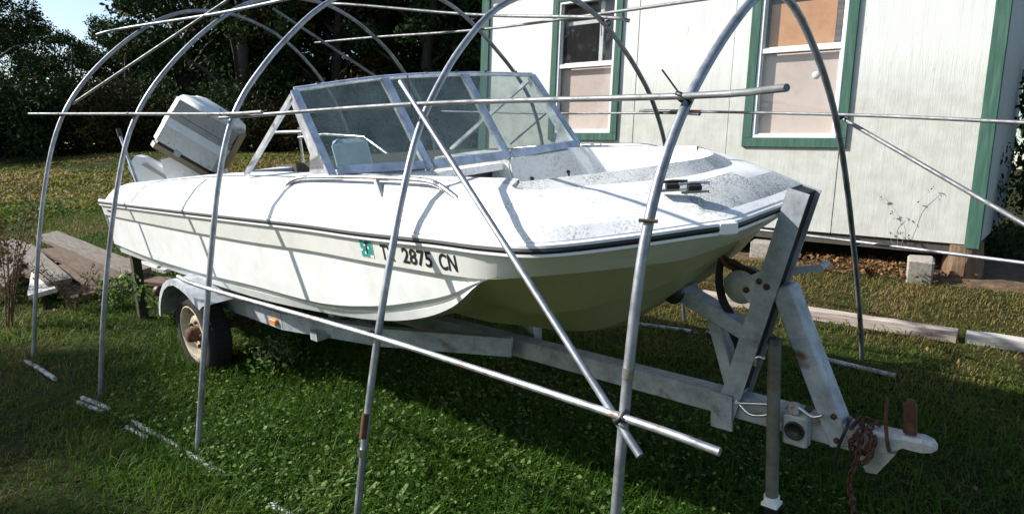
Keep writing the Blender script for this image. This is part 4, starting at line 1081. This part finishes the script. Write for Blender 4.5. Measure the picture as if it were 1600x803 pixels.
def dryness(x, y):
    n = vnoise(x * .9, y * .9, 1) * .55 + vnoise(x * 3.7, y * 3.7, 2) * .45
    base = .33 + .40 * np.clip((y - 3.5) / 1.2, 0, 1) * np.clip((x + 7.5) / 2, 0.62, 1) + .12 * np.clip((-x - 5) / 4, 0, 1) + .22 * np.clip((-x - 3.3) / 1, 0, 1) * np.clip((1.9 - y) / .6, 0, 1) + .02 * np.clip((1.6 - y) / .8, 0, 1)
    return np.clip(base + (n - .5) * .75 - .28 * np.clip(1.2 - np.hypot((x + 2.3) / 2.6, (y - 2.2) / 1.2), 0, 1), 0, 1)
VS, FS, TS, off = [], [], [], 0
def addb(t):
    global off
    v, f, c = t; VS.append(v); FS.append(f + off); TS.append(c); off += len(v)
def field(n, x0, x1, y0, y1, h0, h1, w0, w1, seed, dens=None):
    r = R_(seed); x = r.uniform(x0, x1, n); y = r.uniform(y0, y1, n)
    k = (y < 6.25) | (x < -6.1)
    if dens is not None: k &= r.uniform(0, 1, n) < dens(x, y)
    x, y = x[k], y[k]; n = len(x)
    b_ = boost(x, y); d = dryness(x, y)
    h_ = (h0 + (h1 - h0) * r.uniform(0, 1, n) ** 1.6) * (.45 + .75 * b_)
    addb(blades(x, y, h_, r.uniform(w0, w1, n), r.uniform(.2, 1.5, n), d + r.normal(0, .14, n), r))
den = lambda x, y: (.25 + .75 * boost(x, y)) * (1 - .5 * np.clip((-x - 3.3) / 1, 0, 1) * np.clip((1.9 - y) / .6, 0, 1))
field(260000, -6.5, .8, .4, 4.2, .03, .14, .003, .0075, 21, den)
field(90000, -7, 1.4, 3.4, 6.3, .025, .09, .004, .008, 22)
field(90000, -16, -6, .3, 7, .03, .14, .006, .013, 23)
field(130000, -40, -13, 1, 20, .06, .22, .03, .08, 24)
field(25000, -30, -5, 6, 16, .06, .18, .015, .04, 25)
field(9000, -9, 1.5, .5, 6, .10, .26, .003, .006, 26)
gv, gf, gt = np.concatenate(VS), np.concatenate(FS), np.concatenate(TS)
o = link(bpy.data.objects.new('grass', np_mesh('grass', gv, gf, M['grass'], gt))); tag(o, 'rough patchy grass growing all over the yard', 'grass', kind='stuff')
# low clover-like weeds and strap-leaved plants in the lush patch
r = R_(31); n = 24000
x = r.normal(-2.6, 1.35, n); y = r.uniform(1.2, 3.0, n); k = (boost(x, y) > .45) & (x > -5.2) & (x < .4); x, y = x[k], y[k]; n = len(x)
nr = unit(r, n) * .55 + np.array([0, -.1, 1]); nr /= np.linalg.norm(nr, axis=1, keepdims=True)
c = np.stack([x, y, gz(x, y) + .015 + r.uniform(0, 1, n) ** 1.5 * .085 * boost(x, y)], 1)
s_ = .007 + .022 * r.uniform(0, 1, n) ** 2; v1, f1 = quads(c, nr, unit(r, n), s_ * .9, s_ * 1.2); t1 = np.repeat(r.uniform(0, 1, n), 4)
# long leaves in rosettes
VL, TL = [], []
n2 = 240; cx, cy = np.r_[r.normal(-2.2, .38, 120), r.uniform(-2.8, -1.2, 120)], np.r_[r.normal(2.15, .14, 120), r.uniform(1.4, 2.3, 120)]
for px, py in zip(cx, cy):
    m_ = r.randint(4, 8)
    for q in range(m_):
        a = r.uniform(0, 6.28); ln = r.uniform(.045, .125); w = ln * r.uniform(.15, .25); e_ = r.uniform(.5, 1.2); d = np.array([np.cos(a), np.sin(a), 0]); sd = np.array([-d[1], d[0], 0])
        p0 = np.array([px, py, g1(px, py)]); p1 = p0 + d * ln * .5 * np.cos(e_) + np.array([0, 0, ln * .5 * np.sin(e_)]); p2 = p1 + d * ln * .55 * np.cos(e_ - .5) + np.array([0, 0, ln * .5 * np.sin(e_ - .5)])
        VL += [p0 - sd * w * .2, p0 + sd * w * .2, p1 + sd * w * .5, p1 - sd * w * .5, p2 + sd * w * .28, p2 - sd * w * .28]; TL += [r.uniform(.4, 1)] * 6
VL = np.array(VL); kk = np.arange(len(VL) // 6)[:, None] * 6
FL = np.concatenate([kk + [[0, 1, 2, 3]], kk + [[3, 2, 4, 5]]], 0)
o = link(bpy.data.objects.new('weeds', np_mesh('weeds', np.concatenate([v1, VL]), np.concatenate([f1, FL + len(v1)]), M['weed'], np.concatenate([t1, np.array(TL)]))))
tag(o, 'bright low broad-leaved weeds in the sunlit turf beside the boat', 'weeds', kind='stuff')
# fallen leaves under the cottage and thin litter in the yard
r = R_(41); n = 1500; x = np.clip(r.normal(-1.2, .28, n), -1.9, -.3); y = r.normal(6.35, .16, n); y = np.abs(y - 6.08) + 6.08
z = gz(x, y) + .03 + r.uniform(0, .07, n); x2 = r.uniform(-8, .5, 420); y2 = r.uniform(.8, 6, 420); z2 = gz(x2, y2) + r.uniform(.005, .03, 420)
c = np.stack([np.r_[x, x2], np.r_[y, y2], np.r_[z, z2]], 1); n = len(c); nr = unit(r, n) * .8 + np.array([0, -.2, .8]); nr /= np.linalg.norm(nr, axis=1, keepdims=True)
s_ = r.uniform(.02, .05, n); v1, f1 = quads(c, nr, unit(r, n), s_ * .7, s_)
o = link(bpy.data.objects.new('fallen_leaves', np_mesh('fallen_leaves', v1, f1, M['litter'], np.repeat(r.uniform(0, 1, n), 4)))); tag(o, 'dry fallen leaves drifted under the cottage and over the yard', 'leaves', kind='stuff')

def foliage(seed, centres, radii, per, lw, lh, flat=.8):
    r = R_(seed); cs, ts = [], []
    for c, rad in zip(centres, radii):
        u = unit(r, per) * (r.uniform(.15, 1, (per, 1)) ** .55) * np.array([1, 1, flat])
        cs.append(np.array(c) + u * rad); ts.append(np.clip(r.normal(.45, .22, per) + r.normal(0, .12), 0, 1))
    c = np.concatenate(cs); n = len(c)
    s_ = r.uniform(.6, 1.3, n); v, f = quads(c, unit(r, n), unit(r, n), s_ * lw, s_ * lh)
    return v, f, np.repeat(np.concatenate(ts), 4)
def make_tree(seed, H, R, m='leaf', clusters=46, per=260, ls=.19, low=.10):
    r = random.Random(seed); b = MB()
    b.tube(cr([(0, 0, -.3), (r.uniform(-.1, .1), r.uniform(-.1, .1), H * .3), (r.uniform(-.3, .3), r.uniform(-.3, .3), H * .62), (r.uniform(-.4, .4), r.uniform(-.4, .4), H * .9)], 4), [H * .024 * (1 - .07 * i) for i in range(13)], 8)
    cs, rs = [], []
    for k in range(clusters):
        t = r.uniform(low, 1.0); z = H * t; prof = math.sin(math.pi * min(1, max(.12, (t - low * .6) / (1.05 - low * .6)))) ** .6
        a = r.uniform(0, 6.283); d = R * prof * math.sqrt(r.uniform(.08, 1))
        p = (math.cos(a) * d, math.sin(a) * d, z); cs.append(p); rs.append(R * r.uniform(.20, .36))
        if k % 3 == 0: b.tube([(0, 0, max(H * .12, z - d * .7)), (p[0] * .5, p[1] * .5, z - d * .25), p], [H * .009, H * .006, H * .002], 5)
    v, f, t = foliage(seed, cs, rs, per, ls * .6, ls)
    return b.mesh('trunk', M['bark']), np_mesh('crown', v, f, M[m], t)
TV = [make_tree(101, 10, 3.0), make_tree(102, 11, 3.4), make_tree(103, 9, 2.6, 'leaf', 40), make_tree(104, 10.5, 3.0, 'leaf_brown'), make_tree(105, 8.5, 2.8, 'leaf_brown', 40), make_tree(106, 12, 3.2, 'leaf', 50)]
def tree(name, lab, cat, x, y, v, sc, rz, grp, zs=1.0):
    o = bpy.data.objects.new(name, None); o.empty_display_size = .2; link(o)
    o.location = (x, y, g1(x, y) - .05); o.rotation_euler = (0, 0, rz); o.scale = (sc, sc, sc * zs)
    tag(o, lab, cat, grp)
    for nm, me in (('trunk', v[0]), ('crown', v[1])): link(bpy.data.objects.new(nm, me), o)
    return o
def polar(az, D):
    a = math.radians(az); return -D * math.sin(a), D * math.cos(a)
GT = 'trees along the far edge of the field'
r = random.Random(3)
for row, (D0, n) in enumerate(((37, 15), (44, 17), (54, 18))):
    for k in range(n):
        a = 34 + (89 - 34) * (k + r.uniform(.2, .8)) / n
        D = D0 + r.uniform(-2, 2.5)
        gap = a > 66.5
        v = TV[r.choice([3, 4, 3, 4, 0])] if 44 < a < 60 and r.random() < .6 else TV[r.choice([0, 1, 2, 5])]
        sc = r.uniform(1.15, 1.4) * (1 + .12 * row)
        if gap: sc = (.55 if a < 74.5 else .70) + .08 * row + r.uniform(-.03, .03)
        x, y = polar(a, D)
        br = v in (TV[3], TV[4])
        lab = 'low dark tree along the woods at the far left, under the open sky' if gap else 'brownish dark tree in the woods beyond the field' if br else 'tall dark green tree in the woods beyond the field'
        tree('low_tree' if gap else 'autumn_tree' if br else 'tall_tree', lab, 'tree', x, y, v, sc, r.uniform(0, 6.28), ('low trees under the open sky' if gap else 'brownish trees in the woods' if br else GT))
# brush along the foot of the woods
SV = []
for s in (201, 202, 203):
    q = random.Random(s); cs, rs = [], []
    for k in range(16):
        cs.append((q.uniform(-1.5, 1.5), q.uniform(-1, 1), q.uniform(.25, 1.5))); rs.append(q.uniform(.45, .8))
    v, f, t = foliage(s, cs, rs, 330, .055, .085); b = MB()
    for k in range(7): b.tube([(q.uniform(-.2, .2), q.uniform(-.2, .2), -.1), cs[k]], [.03, .01], 5)
    SV.append((b.mesh('stems', M['bark']), np_mesh('foliage', v, f, M['leaf' if s < 203 else 'leaf_brown'], t)))
def shrub(lab, x, y, v, sc, rz, grp=None, zs=1.0, name='shrub'):
    o = bpy.data.objects.new(name, None); o.empty_display_size = .2; link(o)
    o.location = (x, y, g1(x, y) - .03); o.rotation_euler = (0, 0, rz); o.scale = (sc, sc, sc * zs); tag(o, lab, 'shrub', grp)
    for nm, me in (('stems', v[0]), ('foliage', v[1])): link(bpy.data.objects.new(nm, me), o)
    return o
for k in range(44):
    a = 36 + 54 * (k + r.uniform(.2, .8)) / 44; x, y = polar(a, r.uniform(31, 34) + 5 * (k % 2))
    shrub('dark shrub in the brush along the foot of the woods', x, y, SV[k % 3], r.uniform(1.2, 2.0), r.uniform(0, 6), 'brush along the woods')
shrub('dark leafy shrub in the shade by the side wall of the cottage', .22, 8.6, SV[0], .42, .4, None, 1.6)
shrub('dark vine-covered shrub growing behind the right corner of the cottage', .75, 10.2, SV[1], .9, 1.3, None, 1.4)
tree('added_backdrop_tree', 'dark leafy tree added behind the cottage to darken the right edge', 'tree', 2.4, 17.5, TV[0], .75, 1.1, None)  # made-up tree, put in to block the bright background past the side wall
shrub('dense dark shrub in the shadow behind the cottage at the right edge', .9, 13.2, SV[1], 1.1, 2.2, None, 1.7)
# unseen tree added behind the camera to darken the left foreground
TS_ = [make_tree(301, 11, 2.6, 'leaf', 44, 260, .22, .5), make_tree(302, 10, 2.2, 'leaf', 34, 220, .22, .55)]
tree('added_shade_tree', 'unseen tall leafy tree added behind the camera to shade the left foreground', 'tree', -13.4, -5.5, TS_[0], .74, 0, None)
# dry and green plants near the camera side
def stalk_plant(name, lab, cat, x, y, h, n, spread, leafm, ls, per, seed, lean=0.0):
    q = random.Random(seed); b = MB(); cs, rs = [], []
    for k in range(n):
        a = q.uniform(0, 6.28); d = spread * q.uniform(.2, 1); hh = h * q.uniform(.55, 1)
        P = cr([(q.uniform(-.03, .03), q.uniform(-.03, .03), -.05), (math.cos(a) * d * .4, math.sin(a) * d * .4, hh * .5), (math.cos(a) * d + lean, math.sin(a) * d, hh)], 4)
        b.tube(P, [.007 * (1 - .08 * i) for i in range(len(P))], 5)
        for t in (.45, .6, .75, .9, 1):
            p = P[int(t * (len(P) - 1))]; cs.append(tuple(p)); rs.append(.10 + .05 * q.random())
            e_ = p + Vector((q.uniform(-.15, .15), q.uniform(-.15, .15), q.uniform(.02, .15))); b.tube([p, e_], [.003, .0015], 4)
    o = bpy.data.objects.new(name, None); o.empty_display_size = .1; link(o); o.location = (x, y, g1(x, y)); tag(o, lab, cat)
    b.build('stems', M['stalk' if leafm == 'dryleaf' else 'bark'], o)
    v, f, t = foliage(seed, cs, rs, per, ls * .5, ls); link(bpy.data.objects.new('leaves', np_mesh('leaves', v, f, M[leafm], t)), o)
    return o
stalk_plant('dry_weed', 'tall dry brown weed at the left edge beside the lumber heap', 'weed', -6.55, 1.42, 1.15, 9, .30, 'dryleaf', .035, 12, 1)
stalk_plant('dry_weed', 'bushy dead weed behind the tall dry one at the left edge', 'weed', -7.6, 1.55, 1.3, 10, .45, 'dryleaf', .04, 14, 2)
stalk_plant('dry_weed', 'low dead weed in front of the lumber heap', 'weed', -6.6, 1.9, .45, 6, .3, 'dryleaf', .03, 8, 3)
stalk_plant('green_weed', 'clump of dark green weeds between the prop post and the trailer wheel', 'weed', -5.45, 2.25, .38, 12, .34, 'weed', .045, 14, 4)
stalk_plant('green_weed', 'clump of green weeds behind the trailer wheel under the hull', 'weed', -5.75, 2.75, .5, 12, .45, 'weed', .05, 14, 5)
stalk_plant('green_weed', 'low leafy weed in front of the trailer tyre', 'weed', -3.75, 2.15, .22, 10, .25, 'weed', .035, 12, 6)
stalk_plant('green_weed', 'small weed at the end of the lumber heap', 'weed', -6.3, 2.15, .3, 8, .25, 'weed', .04, 10, 7)
# thin vine creeping up the cottage front
vn = bpy.data.objects.new('creeping_vine', None); vn.empty_display_size = .1; link(vn); vn.location = (-.95, HY - .03, 1.17)
tag(vn, 'thin leafy vine creeping up the bottom of the white cottage wall', 'vine')
b = MB(); cs = []
for P in ([(0, 0, -.1), (-.02, -.01, .12), (-.10, -.01, .26), (-.20, -.01, .38)], [(.02, 0, -.1), (.06, -.01, .14), (.10, -.01, .30), (.20, -.01, .43)], [(-.03, 0, -.1), (-.08, -.01, .10), (-.03, -.012, .2)]):
    Q = cr(P, 6); b.tube(Q, .0012, 4); cs += [tuple(q) for q in Q[4::3]]
cs += [(-.21, -.02, .39), (.21, -.02, .44), (.19, -.02, .42), (.02, -.02, .05), (-.05, -.02, .04), (.08, -.02, .03)]
b.build('stems', mat('pale_vine_stem', (.34, .33, .27), .9), vn)
v, f, t = foliage(77, cs[::2] + cs[-5:], [.02] * (len(cs[::2]) + 5), 3, .014, .02); link(bpy.data.objects.new('leaves', np_mesh('leaves', v, f, M['leaf'], t)), vn)

for o_ in list(bpy.data.objects): clean(o_)
